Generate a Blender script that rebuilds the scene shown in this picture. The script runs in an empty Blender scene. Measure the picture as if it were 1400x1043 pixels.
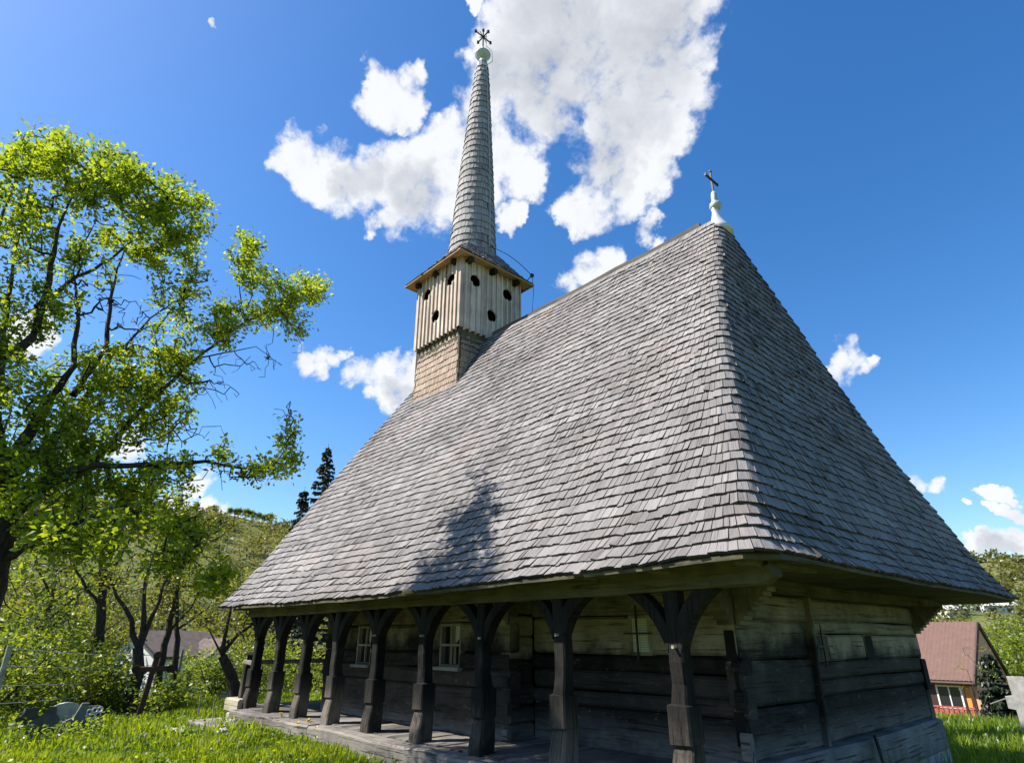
import bpy, math, random
import numpy as np
from math import radians as R, sin, cos, pi
from mathutils import Vector, Matrix
random.seed(7); rng = np.random.default_rng(7)
sc = bpy.context.scene
COL = sc.collection

# ---------------------------------------------------------------- camera
CAM = np.array([3.607, -5.556, 1.7]); YAW, PIT, FPX = 0.742, 0.401, 831.6
PW, PH = 1400, 1043
FW = np.array([-cos(YAW)*cos(PIT), sin(YAW)*cos(PIT), sin(PIT)])
RT = np.cross(FW, [0, 0, 1]); RT /= np.linalg.norm(RT); UP = np.cross(RT, FW)
cd = bpy.data.cameras.new('camera'); cam = bpy.data.objects.new('camera', cd); COL.objects.link(cam)
cam.matrix_world = Matrix(((RT[0], UP[0], -FW[0], CAM[0]), (RT[1], UP[1], -FW[1], CAM[1]), (RT[2], UP[2], -FW[2], CAM[2]), (0, 0, 0, 1)))
cd.sensor_width = 36; cd.lens = FPX/PW*36; cd.clip_start = .05; cd.clip_end = 4000
sc.camera = cam

def ray(x, y):
    d = FW*FPX+RT*(x-PW/2)-UP*(y-PH/2); return d/np.linalg.norm(d)
def gp(x, y, D):
    d = ray(x, y); return CAM+d*D/math.hypot(d[0], d[1])
def on(x, y, ax, v):
    d = ray(x, y); i = 'xyz'.index(ax); return CAM+d*(v-CAM[i])/d[i]

# ---------------------------------------------------------------- light and sky
SUN_EL = R(49.5); SUN_H = np.array([-.655, -.755]); SUN_H /= np.linalg.norm(SUN_H)
SUN = np.array([SUN_H[0]*cos(SUN_EL), SUN_H[1]*cos(SUN_EL), sin(SUN_EL)])
sl = bpy.data.lights.new('sun', 'SUN'); sl.energy = 4.8; sl.angle = R(.53); sl.color = (1, .935, .87)
so = bpy.data.objects.new('sun', sl); COL.objects.link(so); so.location = (0, 0, 60)
so.rotation_euler = Vector(SUN).to_track_quat('Z', 'Y').to_euler()
sc.view_settings.view_transform = 'Standard'; sc.view_settings.look = 'None'; sc.view_settings.gamma = 1
sc.view_settings.exposure = 1.02
SKY_STRENGTH = .1

class NT:
    def __init__(s, tree): s.t = tree
    def n(s, typ, ins=None, **kw):
        nd = s.t.nodes.new(typ)
        for k, v in kw.items(): setattr(nd, k, v)
        for k, v in (ins or {}).items(): s.set(nd.inputs[k], v)
        return nd
    def set(s, sock, v):
        if isinstance(v, bpy.types.NodeSocket): s.t.links.new(v, sock)
        elif isinstance(v, bpy.types.Node): s.t.links.new(v.outputs[0], sock)
        else: sock.default_value = v
    def math(s, op, a, b=0., c=None, clamp=False):
        nd = s.n('ShaderNodeMath', operation=op, use_clamp=clamp); s.set(nd.inputs[0], a); s.set(nd.inputs[1], b)
        if c is not None: s.set(nd.inputs[2], c)
        return nd.outputs[0]
    def mr(s, v, a, b, c=0., d=1., smooth=False):
        nd = s.n('ShaderNodeMapRange', interpolation_type='SMOOTHSTEP' if smooth else 'LINEAR')
        for i, x in enumerate((v, a, b, c, d)): s.set(nd.inputs[i], x)
        return nd.outputs[0]
    def mix(s, f, a, b, blend='MIX'):
        nd = s.n('ShaderNodeMix', data_type='RGBA', blend_type=blend)
        s.set(nd.inputs[0], f); s.set(nd.inputs[6], a); s.set(nd.inputs[7], b); return nd.outputs[2]
    def noise(s, vec, scale, detail=4, rough=.55, dist=0.):
        nd = s.n('ShaderNodeTexNoise', {'Scale': scale, 'Detail': detail, 'Roughness': rough, 'Distortion': dist}); s.set(nd.inputs['Vector'], vec); return nd
    def scale(s, vec, sx, sy, sz):
        nd = s.n('ShaderNodeVectorMath', operation='MULTIPLY'); s.set(nd.inputs[0], vec); nd.inputs[1].default_value = (sx, sy, sz); return nd.outputs[0]

w = bpy.data.worlds.new('World'); sc.world = w; w.use_nodes = True
w.node_tree.nodes.clear(); W = NT(w.node_tree)
sky = W.n('ShaderNodeTexSky', sky_type='NISHITA'); sky.sun_disc = False; sky.sun_elevation = SUN_EL
sky.sun_rotation = math.atan2(SUN_H[0], SUN_H[1]); sky.air_density = 1.0; sky.dust_density = .6; sky.ozone_density = 2.2
skyc = W.n('ShaderNodeHueSaturation', {'Hue': .504, 'Saturation': 1.34, 'Value': 1.04, 'Color': sky.outputs[0]}).outputs[0]
dirv = W.n('ShaderNodeTexCoord').outputs['Generated']
# clouds stand at fixed directions in the sky: (x, y, radius) seen from the churchyard, in degrees-like units of the view
CLOUDS = [(740,20,62),(820,20,90),(900,10,66),(965,-10,38),(700,70,50),(780,90,78),(850,90,90),(925,95,56),(960,85,30),(690,140,50),(745,140,44),(715,30,52),
  (628,205,40),(590,240,48),(535,248,46),(480,232,38),(430,222,36),(398,205,24),(545,285,34),(605,272,40),(650,235,42),(525,302,18),(698,205,44),(715,245,30),(700,298,20),
  (870,180,56),(905,170,44),(845,225,44),(870,240,44),(815,268,34),(790,285,26),(862,275,28),(832,165,34),
  (525,125,38),(508,112,26),(552,150,24),(545,106,20),(540,165,14),
  (800,370,28),(775,385,20),(830,345,18),(885,320,18),(908,335,15),
  (415,498,18),(440,490,20),(462,487,14),(500,515,24),(530,515,30),(560,520,32),(545,545,24),
  (1150,505,23),(1180,503,25),(1135,500,14),(1202,497,11),(1260,652,20),(1285,656,15),(1360,748,19),(1390,742,22),(1338,752,13),(1395,672,16),(1392,700,12),(1360,700,8),
  (640,2,13),(305,690,24),(335,697,16),(270,650,20),(240,692,24),(150,600,30),(30,470,34),(285,5,6),
  (1500,760,60),(1600,700,60),(1700,560,80),(-150,500,90),(-300,380,110),(200,-250,120),(1150,-300,130),(-300,650,120)]
warp = W.noise(dirv, 8., 5, .62)
wv = W.n('ShaderNodeVectorMath', operation='SUBTRACT'); W.set(wv.inputs[0], warp.outputs['Color']); wv.inputs[1].default_value = (.5, .5, .5)
wv2 = W.n('ShaderNodeVectorMath', operation='SCALE', ins={'Scale': .15}); W.set(wv2.inputs[0], wv.outputs[0])
wd = W.n('ShaderNodeVectorMath', operation='ADD'); W.set(wd.inputs[0], dirv); W.set(wd.inputs[1], wv2.outputs[0])
wn = W.n('ShaderNodeVectorMath', operation='NORMALIZE'); W.set(wn.inputs[0], wd.outputs[0])
acc = None
for (x, y, r) in CLOUDS:
    d0 = ray(x, y); d1 = ray(x+r, y); cosr = float(d0@d1); cosr = 1-(1-cosr)*2.1
    dt = W.n('ShaderNodeVectorMath', operation='DOT_PRODUCT'); W.set(dt.inputs[0], wn.outputs[0]); dt.inputs[1].default_value = d0.tolist()
    m = W.mr(dt.outputs['Value'], cosr, 1.)
    acc = m if acc is None else W.math('MAXIMUM', acc, m)
n1 = W.noise(dirv, 9., 10, .62, .2).outputs['Fac']
n2 = W.noise(dirv, 30., 6, .6).outputs['Fac']
nn = W.math('ADD', W.math('MULTIPLY', W.math('SUBTRACT', n1, .5), 2.9), W.math('MULTIPLY', W.math('SUBTRACT', n2, .5), 1.1))
edge = W.mr(acc, 0., .4)
dens = W.math('ADD', acc, W.math('MULTIPLY', nn, edge))
alpha = W.math('POWER', W.mr(dens, .12, .84, smooth=True), .9)
sh = W.n('ShaderNodeVectorMath', operation='ADD'); W.set(sh.inputs[0], dirv); sh.inputs[1].default_value = (SUN*.035).tolist()
n3 = W.noise(sh.outputs[0], 9., 10, .62, .2).outputs['Fac']
lit = W.math('MULTIPLY', W.math('SUBTRACT', n1, n3), 1.5)
gacc = None
for (x, y, r) in ((790,50,110),(860,70,110),(760,120,60),(905,30,70),(700,110,40),(835,215,45),(560,265,40),(860,150,60),(1370,755,26),(545,530,20),(500,240,26)):
    d0 = ray(x, y); cosr = float(d0@ray(x+r*1.35, y)); dt = W.n('ShaderNodeVectorMath', operation='DOT_PRODUCT'); W.set(dt.inputs[0], wn.outputs[0]); dt.inputs[1].default_value = d0.tolist()
    m = W.mr(dt.outputs['Value'], cosr, 1.); gacc = m if gacc is None else W.math('MAXIMUM', gacc, m)
core = W.mr(W.math('ADD', gacc, W.math('MULTIPLY', W.math('SUBTRACT', n1, .5), 1.5)), .12, .95, 0., 1., True)
greyf = W.math('SUBTRACT', W.math('MULTIPLY', core, .68), lit, clamp=True)
cc = W.mix(greyf, (4.85, 4.95, 5.1, 1), (2.75, 2.9, 3.2, 1))
final = W.mix(W.math('MULTIPLY', alpha, .97), skyc, cc)
bg = W.n('ShaderNodeBackground', {'Color': final, 'Strength': SKY_STRENGTH})
W.n('ShaderNodeOutputWorld', {'Surface': bg.outputs[0]})
w.cycles.sampling_method = 'MANUAL'; w.cycles.sample_map_resolution = 512
sc.cycles.max_bounces = 6; sc.cycles.diffuse_bounces = 3; sc.cycles.transmission_bounces = 3; sc.cycles.use_denoising = True

# ---------------------------------------------------------------- materials
def mat(name):
    m = bpy.data.materials.new(name); m.use_nodes = True; m.node_tree.nodes.clear(); return m, NT(m.node_tree)
def finish(N, col, rough=.8, bump=None, bstr=.4, bdist=.01, spec=.3, metal=0.):
    p = N.n('ShaderNodeBsdfPrincipled', {'Base Color': col, 'Roughness': rough, 'Metallic': metal, 'Specular IOR Level': spec})
    if bump is not None:
        b = N.n('ShaderNodeBump', {'Strength': bstr, 'Distance': bdist, 'Height': bump}); N.set(p.inputs['Normal'], b.outputs[0])
    N.n('ShaderNodeOutputMaterial', {'Surface': p.outputs[0]}); return p
def tint(N): return N.n('ShaderNodeAttribute', attribute_name='tint').outputs['Fac']
def ramp(N, f, stops):
    nd = N.n('ShaderNodeValToRGB'); el = nd.color_ramp.elements
    while len(el) < len(stops): el.new(.5)
    for e, (p, c) in zip(el, stops): e.position = p; e.color = (*c, 1)
    N.set(nd.inputs[0], f); return nd.outputs[0]
def uvn(N): return N.n('ShaderNodeUVMap').outputs[0]
def pos(N): return N.n('ShaderNodeNewGeometry').outputs['Position']

def m_shingle(name, stops, sat=1.):
    m, N = mat(name); uv = uvn(N); t = tint(N)
    g = N.noise(N.scale(uv, 70, 2.2, 1), 1., 4, .6).outputs['Fac']
    big = N.noise(pos(N), .55, 4, .6).outputs['Fac']
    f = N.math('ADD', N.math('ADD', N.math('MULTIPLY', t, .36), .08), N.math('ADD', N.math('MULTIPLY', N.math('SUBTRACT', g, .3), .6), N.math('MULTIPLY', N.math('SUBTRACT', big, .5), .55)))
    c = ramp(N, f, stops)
    P = pos(N); brown = N.mr(N.noise(P, .38, 5, .6).outputs['Fac'], .48, .68)
    c = N.mix(N.math('MULTIPLY', brown, .36), c, N.mix(.62, c, (.27, .19, .145, 1), 'MIX'))
    dark = N.mr(N.noise(N.scale(P, 1, 1, .35), 1.6, 6, .7).outputs['Fac'], .56, .72)
    c = N.mix(N.math('MULTIPLY', dark, .45), c, (.085, .078, .075, 1))
    finish(N, c, .78, g, .8, .012, .25); return m
M_SHING = m_shingle('weathered shingle', [(0., (.050, .046, .043)), (.3, (.165, .156, .148)), (.6, (.275, .262, .25)), (1., (.45, .434, .418))])
M_SPIRE = m_shingle('spire shingle', [(0., (.13, .12, .112)), (.3, (.27, .252, .238)), (.6, (.39, .37, .352)), (1., (.56, .535, .51))])
M_SKIRT = m_shingle('fresh shingle', [(0., (.20, .145, .105)), (.35, (.36, .27, .20)), (.65, (.48, .375, .29)), (1., (.60, .50, .41))])

def m_wood(name, dark, light, zone=False, su=2.5, sv=26., bs=.8, foot=False):
    m, N = mat(name); uv = uvn(N); t = tint(N); P = pos(N)
    g = N.noise(N.scale(uv, su, sv, 1), 1., 6, .65, .3).outputs['Fac']
    g2 = N.noise(N.scale(uv, su*2.2, sv*4, 1), 1., 4, .6).outputs['Fac']
    g = N.math('ADD', N.math('MULTIPLY', g, .6), N.math('MULTIPLY', g2, .4))
    blot = N.noise(P, 1.7, 5, .65).outputs['Fac']
    fine = N.noise(P, 9., 5, .7).outputs['Fac']
    f = N.math('ADD', N.math('MULTIPLY', g, .7), N.math('ADD', N.math('MULTIPLY', N.math('SUBTRACT', blot, .5), 1.1), N.math('MULTIPLY', N.math('SUBTRACT', t, .5), .45)))
    f = N.mr(f, .1, .75)
    c = N.mix(f, (*dark, 1), (*light, 1))
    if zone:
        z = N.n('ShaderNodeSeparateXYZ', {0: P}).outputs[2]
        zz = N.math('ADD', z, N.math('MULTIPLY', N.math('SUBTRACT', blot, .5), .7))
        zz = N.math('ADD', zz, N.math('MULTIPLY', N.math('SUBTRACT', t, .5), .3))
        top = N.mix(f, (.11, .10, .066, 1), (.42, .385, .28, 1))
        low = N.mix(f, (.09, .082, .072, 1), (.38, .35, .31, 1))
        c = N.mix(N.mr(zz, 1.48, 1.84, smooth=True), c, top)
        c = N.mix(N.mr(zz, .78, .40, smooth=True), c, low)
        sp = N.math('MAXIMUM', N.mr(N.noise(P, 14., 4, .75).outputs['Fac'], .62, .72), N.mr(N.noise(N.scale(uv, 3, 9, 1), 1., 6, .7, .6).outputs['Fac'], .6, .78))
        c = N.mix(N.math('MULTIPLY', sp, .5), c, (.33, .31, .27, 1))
    if foot:
        z = N.n('ShaderNodeSeparateXYZ', {0: P}).outputs[2]
        zz = N.math('ADD', z, N.math('MULTIPLY', N.math('SUBTRACT', blot, .5), .8))
        c = N.mix(N.mr(zz, 1.1, .65, 0., .7, smooth=True), c, N.mix(f, (.03, .026, .022, 1), (.30, .255, .21, 1)))
    crack = N.mr(N.noise(N.scale(uv, .9, 30, 1), 1., 4, .65, .25).outputs['Fac'], .34, .41)
    c = N.mix(N.mr(crack, 0, 1, .65, 0), c, (.012, .011, .01, 1))
    h = N.math('ADD', N.math('MULTIPLY', g, .6), N.math('ADD', N.math('MULTIPLY', crack, .8), N.math('MULTIPLY', fine, .4)))
    finish(N, c, .82, h, bs, .02, .2); return m
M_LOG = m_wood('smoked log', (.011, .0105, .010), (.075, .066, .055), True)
M_POST = m_wood('dark oak', (.007, .0068, .0065), (.042, .038, .033), bs=1.2, foot=True)
M_BEAM = m_wood('old beam', (.045, .042, .025), (.17, .155, .09))
M_GREY = m_wood('grey timber', (.14, .13, .115), (.40, .375, .335), bs=1.)
M_SILL = m_wood('rough sill', (.075, .068, .06), (.28, .255, .22), bs=1.2)
M_FLOOR = m_wood('floor plank', (.07, .065, .058), (.27, .25, .22))
M_PLANK = m_wood('belfry board', (.40, .315, .24), (.72, .61, .50), su=1.5, sv=30, bs=.5)
M_SOFF = m_wood('soffit board', (.36, .22, .10), (.54, .37, .19), bs=.4)
M_RIDGE = m_wood('ridge board', (.04, .034, .027), (.13, .112, .09))
M_RUSTWOOD = m_wood('red brown wood', (.03, .017, .012), (.10, .055, .04))
M_LIGHTWOOD = m_wood('pale wood', (.30, .26, .18), (.50, .45, .34))

def m_plain(name, col, rough=.6, var=.25, sc_=6., metal=0., bs=.2, spec=.4):
    m, N = mat(name); n = N.noise(pos(N), sc_, 6, .65).outputs['Fac']
    c = N.mix(N.mr(n, .3, .7), (*[x*(1-var) for x in col], 1), (*[min(1, x*(1+var)) for x in col], 1))
    finish(N, c, rough, n, bs, .01, spec, metal); return m
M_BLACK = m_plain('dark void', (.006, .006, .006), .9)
M_IRON = m_plain('iron', (.03, .028, .028), .6, .4)
M_METAL = m_plain('painted tin', (.62, .64, .64), .38, .08, 4, .3)
M_TIN = m_plain('green grey tin', (.42, .47, .42), .45, .12, 4, .25)
M_CABLE = m_plain('cable', (.42, .43, .44), .5)
M_DCABLE = m_plain('dark cable', (.03, .03, .03), .5)
M_WHITE = m_plain('white paint', (.72, .72, .70), .5, .06)
M_CURTAIN = m_plain('white curtain', (.62, .68, .62), .9, .1, 12)
M_LATTICE = m_plain('green lattice', (.66, .72, .58), .8, .12)
M_STONE = m_plain('stone', (.33, .32, .29), .9, .4, 9, bs=.8)
M_CONC = m_plain('concrete', (.42, .41, .38), .9, .3, 7, bs=.6)
M_DSTONE = m_plain('dark slate', (.07, .07, .07), .6, .35, 7, bs=.3)
M_BSTONE = m_plain('blue grey slab', (.14, .155, .17), .7, .4, 5, bs=.3)
M_GSTONE = m_plain('mossy slab', (.46, .48, .42), .8, .3, 6, bs=.5)
M_ORANGE = m_plain('orange plaster', (.72, .30, .075), .9, .08, 3)
M_PEACH = m_plain('peach plaster', (.68, .36, .21), .9, .08, 3)
M_BROWN = m_plain('dark brown trim', (.045, .022, .016), .6, .2)
M_PLASTER = m_plain('white plaster', (.66, .66, .62), .9, .15, 2)
M_YELLOW = m_plain('yellow lichen', (.30, .28, .045), .9, .5, 12, bs=.8)
M_BARK = None
def m_bark(name, a, b):
    m, N = mat(name); P = pos(N)
    n = N.noise(N.scale(P, 1, 1, .25), 22., 6, .7).outputs['Fac']
    finish(N, N.mix(N.mr(n, .3, .7), (*a, 1), (*b, 1)), .9, n, .9, .03, .15); return m
M_BARK = m_bark('bark', (.018, .014, .011), (.085, .07, .055))
M_BARKG = m_bark('grey bark', (.03, .026, .02), (.12, .105, .08))
def m_glass(name, col):
    m, N = mat(name); finish(N, (*col, 1), .08, spec=.6); return m
M_GLASS = m_glass('dark glass', (.02, .022, .025))
def m_leaf(name, dark, light, trans=.45, straw=False):
    m, N = mat(name); t = tint(N)
    c = N.mix(t, (*dark, 1), (*light, 1))
    if straw: c = ramp(N, t, [(0., (.03, .07, .010)), (.4, dark), (.88, light), (.97, (.42, .36, .16))])
    ct = N.mix(t, (dark[0]*2.1, dark[1]*1.9, dark[2]*.7, 1), (min(1, light[0]*2.1), min(1, light[1]*1.8), light[2]*.5, 1))
    d = N.n('ShaderNodeBsdfDiffuse', {'Color': c}); tr = N.n('ShaderNodeBsdfTranslucent', {'Color': ct}); g = N.n('ShaderNodeBsdfGlossy', {'Color': (.6, .6, .6, 1), 'Roughness': .42})
    m1 = N.n('ShaderNodeMixShader', {0: trans, 1: d.outputs[0], 2: tr.outputs[0]}); m2 = N.n('ShaderNodeMixShader', {0: .045, 1: m1.outputs[0], 2: g.outputs[0]})
    N.n('ShaderNodeOutputMaterial', {'Surface': m2.outputs[0]}); return m
M_LEAF = m_leaf('spring leaf', (.085, .148, .012), (.26, .345, .028), .6)
M_LEAF2 = m_leaf('soft leaf', (.075, .10, .022), (.21, .24, .055), .48)
M_LEAF3 = m_leaf('shrub leaf', (.07, .12, .018), (.21, .275, .04), .48)
M_NEEDLE = m_leaf('needle', (.012, .022, .010), (.035, .052, .026), .12)
M_WOODS = m_leaf('hill foliage', (.065, .08, .026), (.20, .21, .065), .35)
M_GRASS = m_leaf('grass blade', (.075, .14, .012), (.25, .33, .03), .5, True)

def m_ground():
    m, N = mat('ground'); P = pos(N)
    a = N.noise(P, .35, 6, .6).outputs['Fac']; b = N.noise(P, 4., 6, .7).outputs['Fac']; f = N.noise(P, .045, 6, .65).outputs['Fac']
    near = N.mix(b, (.06, .085, .018, 1), (.14, .17, .04, 1))
    far = ramp(N, f, [(.3, (.055, .085, .02)), (.5, (.13, .145, .05)), (.62, (.20, .19, .09)), (.75, (.10, .12, .035))])
    far = N.mix(N.math('MULTIPLY', a, .5), far, (.07, .085, .025, 1))
    d = N.n('ShaderNodeVectorMath', operation='DISTANCE', ins={0: P, 1: CAM.tolist()}).outputs['Value']
    finish(N, N.mix(N.mr(d, 30, 70), near, far), .95, b, .6, .05, .1); return m
M_GROUND = m_ground()

# ---------------------------------------------------------------- mesh helpers
ORG = {}
def tag(o, label=None, cat=None, group=None, kind=None):
    for k, v in (('label', label), ('category', cat), ('group', group), ('kind', kind)):
        if v: o[k] = v
    return o
def empty(name, loc, label, cat, group=None):
    o = bpy.data.objects.new(name, None); COL.objects.link(o); o.location = loc; o.empty_display_size = .3
    ORG[o.name] = np.array(loc, float); return tag(o, label, cat, group)
def link(name, me, parent=None, loc=None):
    o = bpy.data.objects.new(name, me); COL.objects.link(o)
    if parent is not None: o.parent = parent; ORG[o.name] = ORG[parent.name]
    elif loc is not None: o.location = loc; ORG[o.name] = np.array(loc, float)
    else: ORG[o.name] = np.zeros(3)
    return o
class MB:
    def __init__(s): s.v = []; s.f = []; s.uv = []; s.t = []; s.mi = []; s.sm = []
    def add(s, vs, fs, uvs=None, t=None, mi=0, sm=False):
        b = len(s.v); s.v.extend([tuple(map(float, v)) for v in vs])
        tv = random.random() if t is None else t
        for i, f in enumerate(fs):
            s.f.append([b+j for j in f]); s.t.append(tv); s.mi.append(mi); s.sm.append(sm)
            s.uv.extend(uvs[i] if uvs else [(vs[j][0]+vs[j][1], vs[j][2]) for j in f])
    def sweep(s, pts, prof, up=(0, 0, 1), t=None, mi=0, sm=False, cap=True):
        pts = [np.array(p, float) for p in pts]; n = len(pts); rings = []; L = 0; ls = []
        for i, p in enumerate(pts):
            tg = pts[min(i+1, n-1)]-pts[max(i-1, 0)]; tg /= np.linalg.norm(tg)+1e-9
            u = np.array(up, float)
            if abs(tg@u) > .97: u = np.array((1., 0, 0)) if abs(tg[0]) < .9 else np.array((0, 1., 0))
            sd = np.cross(tg, u); sd /= np.linalg.norm(sd); u2 = np.cross(sd, tg)
            pr = prof(i/(max(n-1, 1))) if callable(prof) else prof
            rings.append([p+a*sd+b*u2 for a, b in pr]); ls.append(L)
            if i < n-1: L += np.linalg.norm(pts[i+1]-p)
        k = len(rings[0]); per = [0]
        for j in range(k): per.append(per[-1]+np.linalg.norm(rings[0][(j+1) % k]-rings[0][j]))
        o = random.random()*50
        vs = [v for r in rings for v in r]; fs = []; uv = []
        for i in range(n-1):
            for j in range(k):
                j2 = (j+1) % k
                fs.append((i*k+j, (i+1)*k+j, (i+1)*k+j2, i*k+j2))
                uv.append([(ls[i]+o, per[j]), (ls[i+1]+o, per[j]), (ls[i+1]+o, per[j+1]), (ls[i]+o, per[j+1])])
        if cap:
            for q in (list(range(k)), [(n-1)*k+j for j in range(k)][::-1]):
                fs.append(q); uv.append([(rings[0][j % k][0]*.0+o+j*.01, j*.05) for j in range(k)])
        s.add(vs, fs, uv, t, mi, sm)
    def box(s, c, d, rz=0., t=None, mi=0, ax=None, tilt=None):
        x, y, z = [q/2 for q in d]
        vs = [np.array((a*x, b*y, e*z)) for e in (-1, 1) for b in (-1, 1) for a in (-1, 1)]
        M = np.eye(3)
        if tilt is not None: M = np.array(Matrix.Rotation(tilt[0], 3, tilt[1]))
        if rz: M = np.array(Matrix.Rotation(rz, 3, 'Z'))@M
        fs = [(0, 2, 3, 1), (4, 5, 7, 6), (0, 1, 5, 4), (2, 6, 7, 3), (0, 4, 6, 2), (1, 3, 7, 5)]
        ga = int(np.argmax(d)) if ax is None else ax; o = [q for q in range(3) if q != ga]; off = random.random()*50
        uv = [[(vs[j][ga]+off, vs[j][o[0]]+vs[j][o[1]]) for j in f] for f in fs]
        s.add([M@v+np.array(c) for v in vs], fs, uv, t, mi)
    def prism(s, poly, org, ex, ez, ey, th, t=None, mi=0):
        """outline in (ex,ez) extruded by th along ey"""
        ex, ey, ez, org = map(lambda q: np.array(q, float), (ex, ey, ez, org)); n = len(poly)
        vs = [org+a*ex+b*ez for a, b in poly]+[org+a*ex+b*ez+ey*th for a, b in poly]
        fs = [list(range(n))[::-1], list(range(n, 2*n))]+[(i, (i+1) % n, n+(i+1) % n, n+i) for i in range(n)]
        uv = [[(poly[j % n][1], poly[j % n][0]) for j in f] for f in fs]; s.add(vs, fs, uv, t, mi)
    def lathe(s, prof, c, n=16, t=None, mi=0, ridge=0.):
        vs = []; c = np.array(c, float)
        for r, z in prof:
            for j in range(n):
                a = 2*pi*j/n; rr = r*(1+ridge*(j % 2)); vs.append(c+np.array((rr*cos(a), rr*sin(a), z)))
        fs = []
        for i in range(len(prof)-1):
            for j in range(n): fs.append((i*n+j, i*n+(j+1) % n, (i+1)*n+(j+1) % n, (i+1)*n+j))
        fs += [list(range(n))[::-1], [(len(prof)-1)*n+j for j in range(n)]]
        s.add(vs, fs, None, t, mi, True)
    def build(s, name, mats, parent=None, loc=None):
        me = bpy.data.meshes.new(name); o = link(name, me, parent, loc); org = ORG[o.name]
        me.from_pydata((np.array(s.v)-org).tolist(), [], s.f)
        for m in (mats if isinstance(mats, (list, tuple)) else [mats]): me.materials.append(m)
        u = me.uv_layers.new(name='UVMap'); u.data.foreach_set('uv', np.array(s.uv, np.float32).ravel())
        a = me.attributes.new('tint', 'FLOAT', 'FACE'); a.data.foreach_set('value', np.array(s.t, np.float32))
        me.polygons.foreach_set('material_index', np.array(s.mi, np.int32)); me.polygons.foreach_set('use_smooth', np.array(s.sm, bool))
        me.update(); return o
def rect(wd, h, ch=.015):
    a, b = wd/2, h/2
    return [(-a+ch, -b), (a-ch, -b), (a, -b+ch), (a, b-ch), (a-ch, b), (-a+ch, b), (-a, b-ch), (-a, -b+ch)]
def ring(r, n=6): return [(r*cos(2*pi*i/n), r*sin(2*pi*i/n)) for i in range(n)]
def quads(name, V, m, tn, parent=None, loc=None, uv=None):
    n = len(V); me = bpy.data.meshes.new(name); o = link(name, me, parent, loc)
    V = V.reshape(-1, 3)-ORG[o.name]
    me.vertices.add(n*4); me.vertices.foreach_set('co', V.astype(np.float32).ravel())
    me.loops.add(n*4); me.loops.foreach_set('vertex_index', np.arange(n*4, dtype=np.int32))
    me.polygons.add(n); me.polygons.foreach_set('loop_start', np.arange(0, n*4, 4, dtype=np.int32))
    me.materials.append(m)
    if uv is not None: me.uv_layers.new(name='UVMap').data.foreach_set('uv', uv.astype(np.float32).ravel())
    me.update(calc_edges=True)
    a = me.attributes.new('tint', 'FLOAT', 'FACE'); a.data.foreach_set('value', np.clip(tn, 0, 1).astype(np.float32))
    return o
def leafquads(P, size, flat=.35, out=None, asp=.5):
    """rhombic leaves at P (N,3), random attitude biased towards facing up"""
    n = len(P); a = rng.normal(size=(n, 3)); a[:, 2] = a[:, 2]*.6; 
    if out is not None: a = a*.8+out
    a /= np.linalg.norm(a, axis=1)[:, None]
    nr = rng.normal(size=(n, 3))*flat; nr[:, 2] += .8
    b = np.cross(nr, a); b /= np.linalg.norm(b, axis=1)[:, None]+1e-9
    L = (np.asarray(size)*rng.uniform(.65, 1.25, n))[:, None]; q = np.cross(a, b)*L*.1
    return np.stack([P, P+a*L*.5+b*L*asp*.5+q, P+a*L, P+a*L*.5-b*L*asp*.5+q], 1)

# ---------------------------------------------------------------- terrain
def smooth(x): x = np.clip(x, 0, 1); return x*x*(3-2*x)
def tz(x, y):
    x = np.asarray(x, float); y = np.asarray(y, float); dx = x-CAM[0]; dy = y-CAM[1]; D = np.hypot(dx, dy)
    ang = np.arctan2(dx*RT[0]+dy*RT[1], -dx*cos(YAW)+dy*sin(YAW))
    z = .04*np.sin(x*.6+1)*np.cos(y*.5)+.02*np.sin(x*1.7)*np.sin(y*1.9+1)
    pad = np.maximum(np.maximum(-12.6-x, x-.6), np.maximum(-.6-y, y-9)); z = z+.12*smooth(1-pad/2.5)
    z = z-3.3*smooth((D-21)/30)
    z = z-.42*smooth((D-6)/9)*smooth((ang-.25)/.2)
    rr = smooth((ang+.25)/.6)
    hl = 37.5+2.*np.sin(ang*7)+1.5*np.sin(x*.05)*np.sin(y*.04)
    z = z+(1-rr)*(hl+3.3)*smooth((D-60)/165)**1.15
    z = z+rr*(53+3*np.sin(ang*23))*smooth((D-120)/430)
    z = z+smooth((D-70)/80)*(1.1*np.sin(x*.11+y*.07)*np.sin(y*.09-x*.05))
    return z
TZ = lambda x, y: float(tz(x, y))
def ground():
    rs = np.concatenate([np.linspace(.3, 30, 60), 30*1.055**np.arange(1, 80)]); na = 240
    th = np.linspace(0, 2*pi, na, endpoint=False)
    X = CAM[0]+rs[:, None]*np.cos(th); Y = CAM[1]+rs[:, None]*np.sin(th); Z = tz(X, Y)
    v = np.stack([X, Y, Z], 2).reshape(-1, 3).tolist(); f = []
    v.append((CAM[0], CAM[1], TZ(CAM[0], CAM[1])))
    for i in range(len(rs)-1):
        for j in range(na): f.append((i*na+j, (i+1)*na+j, (i+1)*na+(j+1) % na, i*na+(j+1) % na))
    f += [(len(v)-1, j, (j+1) % na) for j in range(na)]
    me = bpy.data.meshes.new('ground'); me.from_pydata(v, [], f); me.materials.append(M_GROUND)
    me.polygons.foreach_set('use_smooth', np.ones(len(f), bool)); o = link('ground', me); tag(o, kind='structure')
ground()

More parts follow.
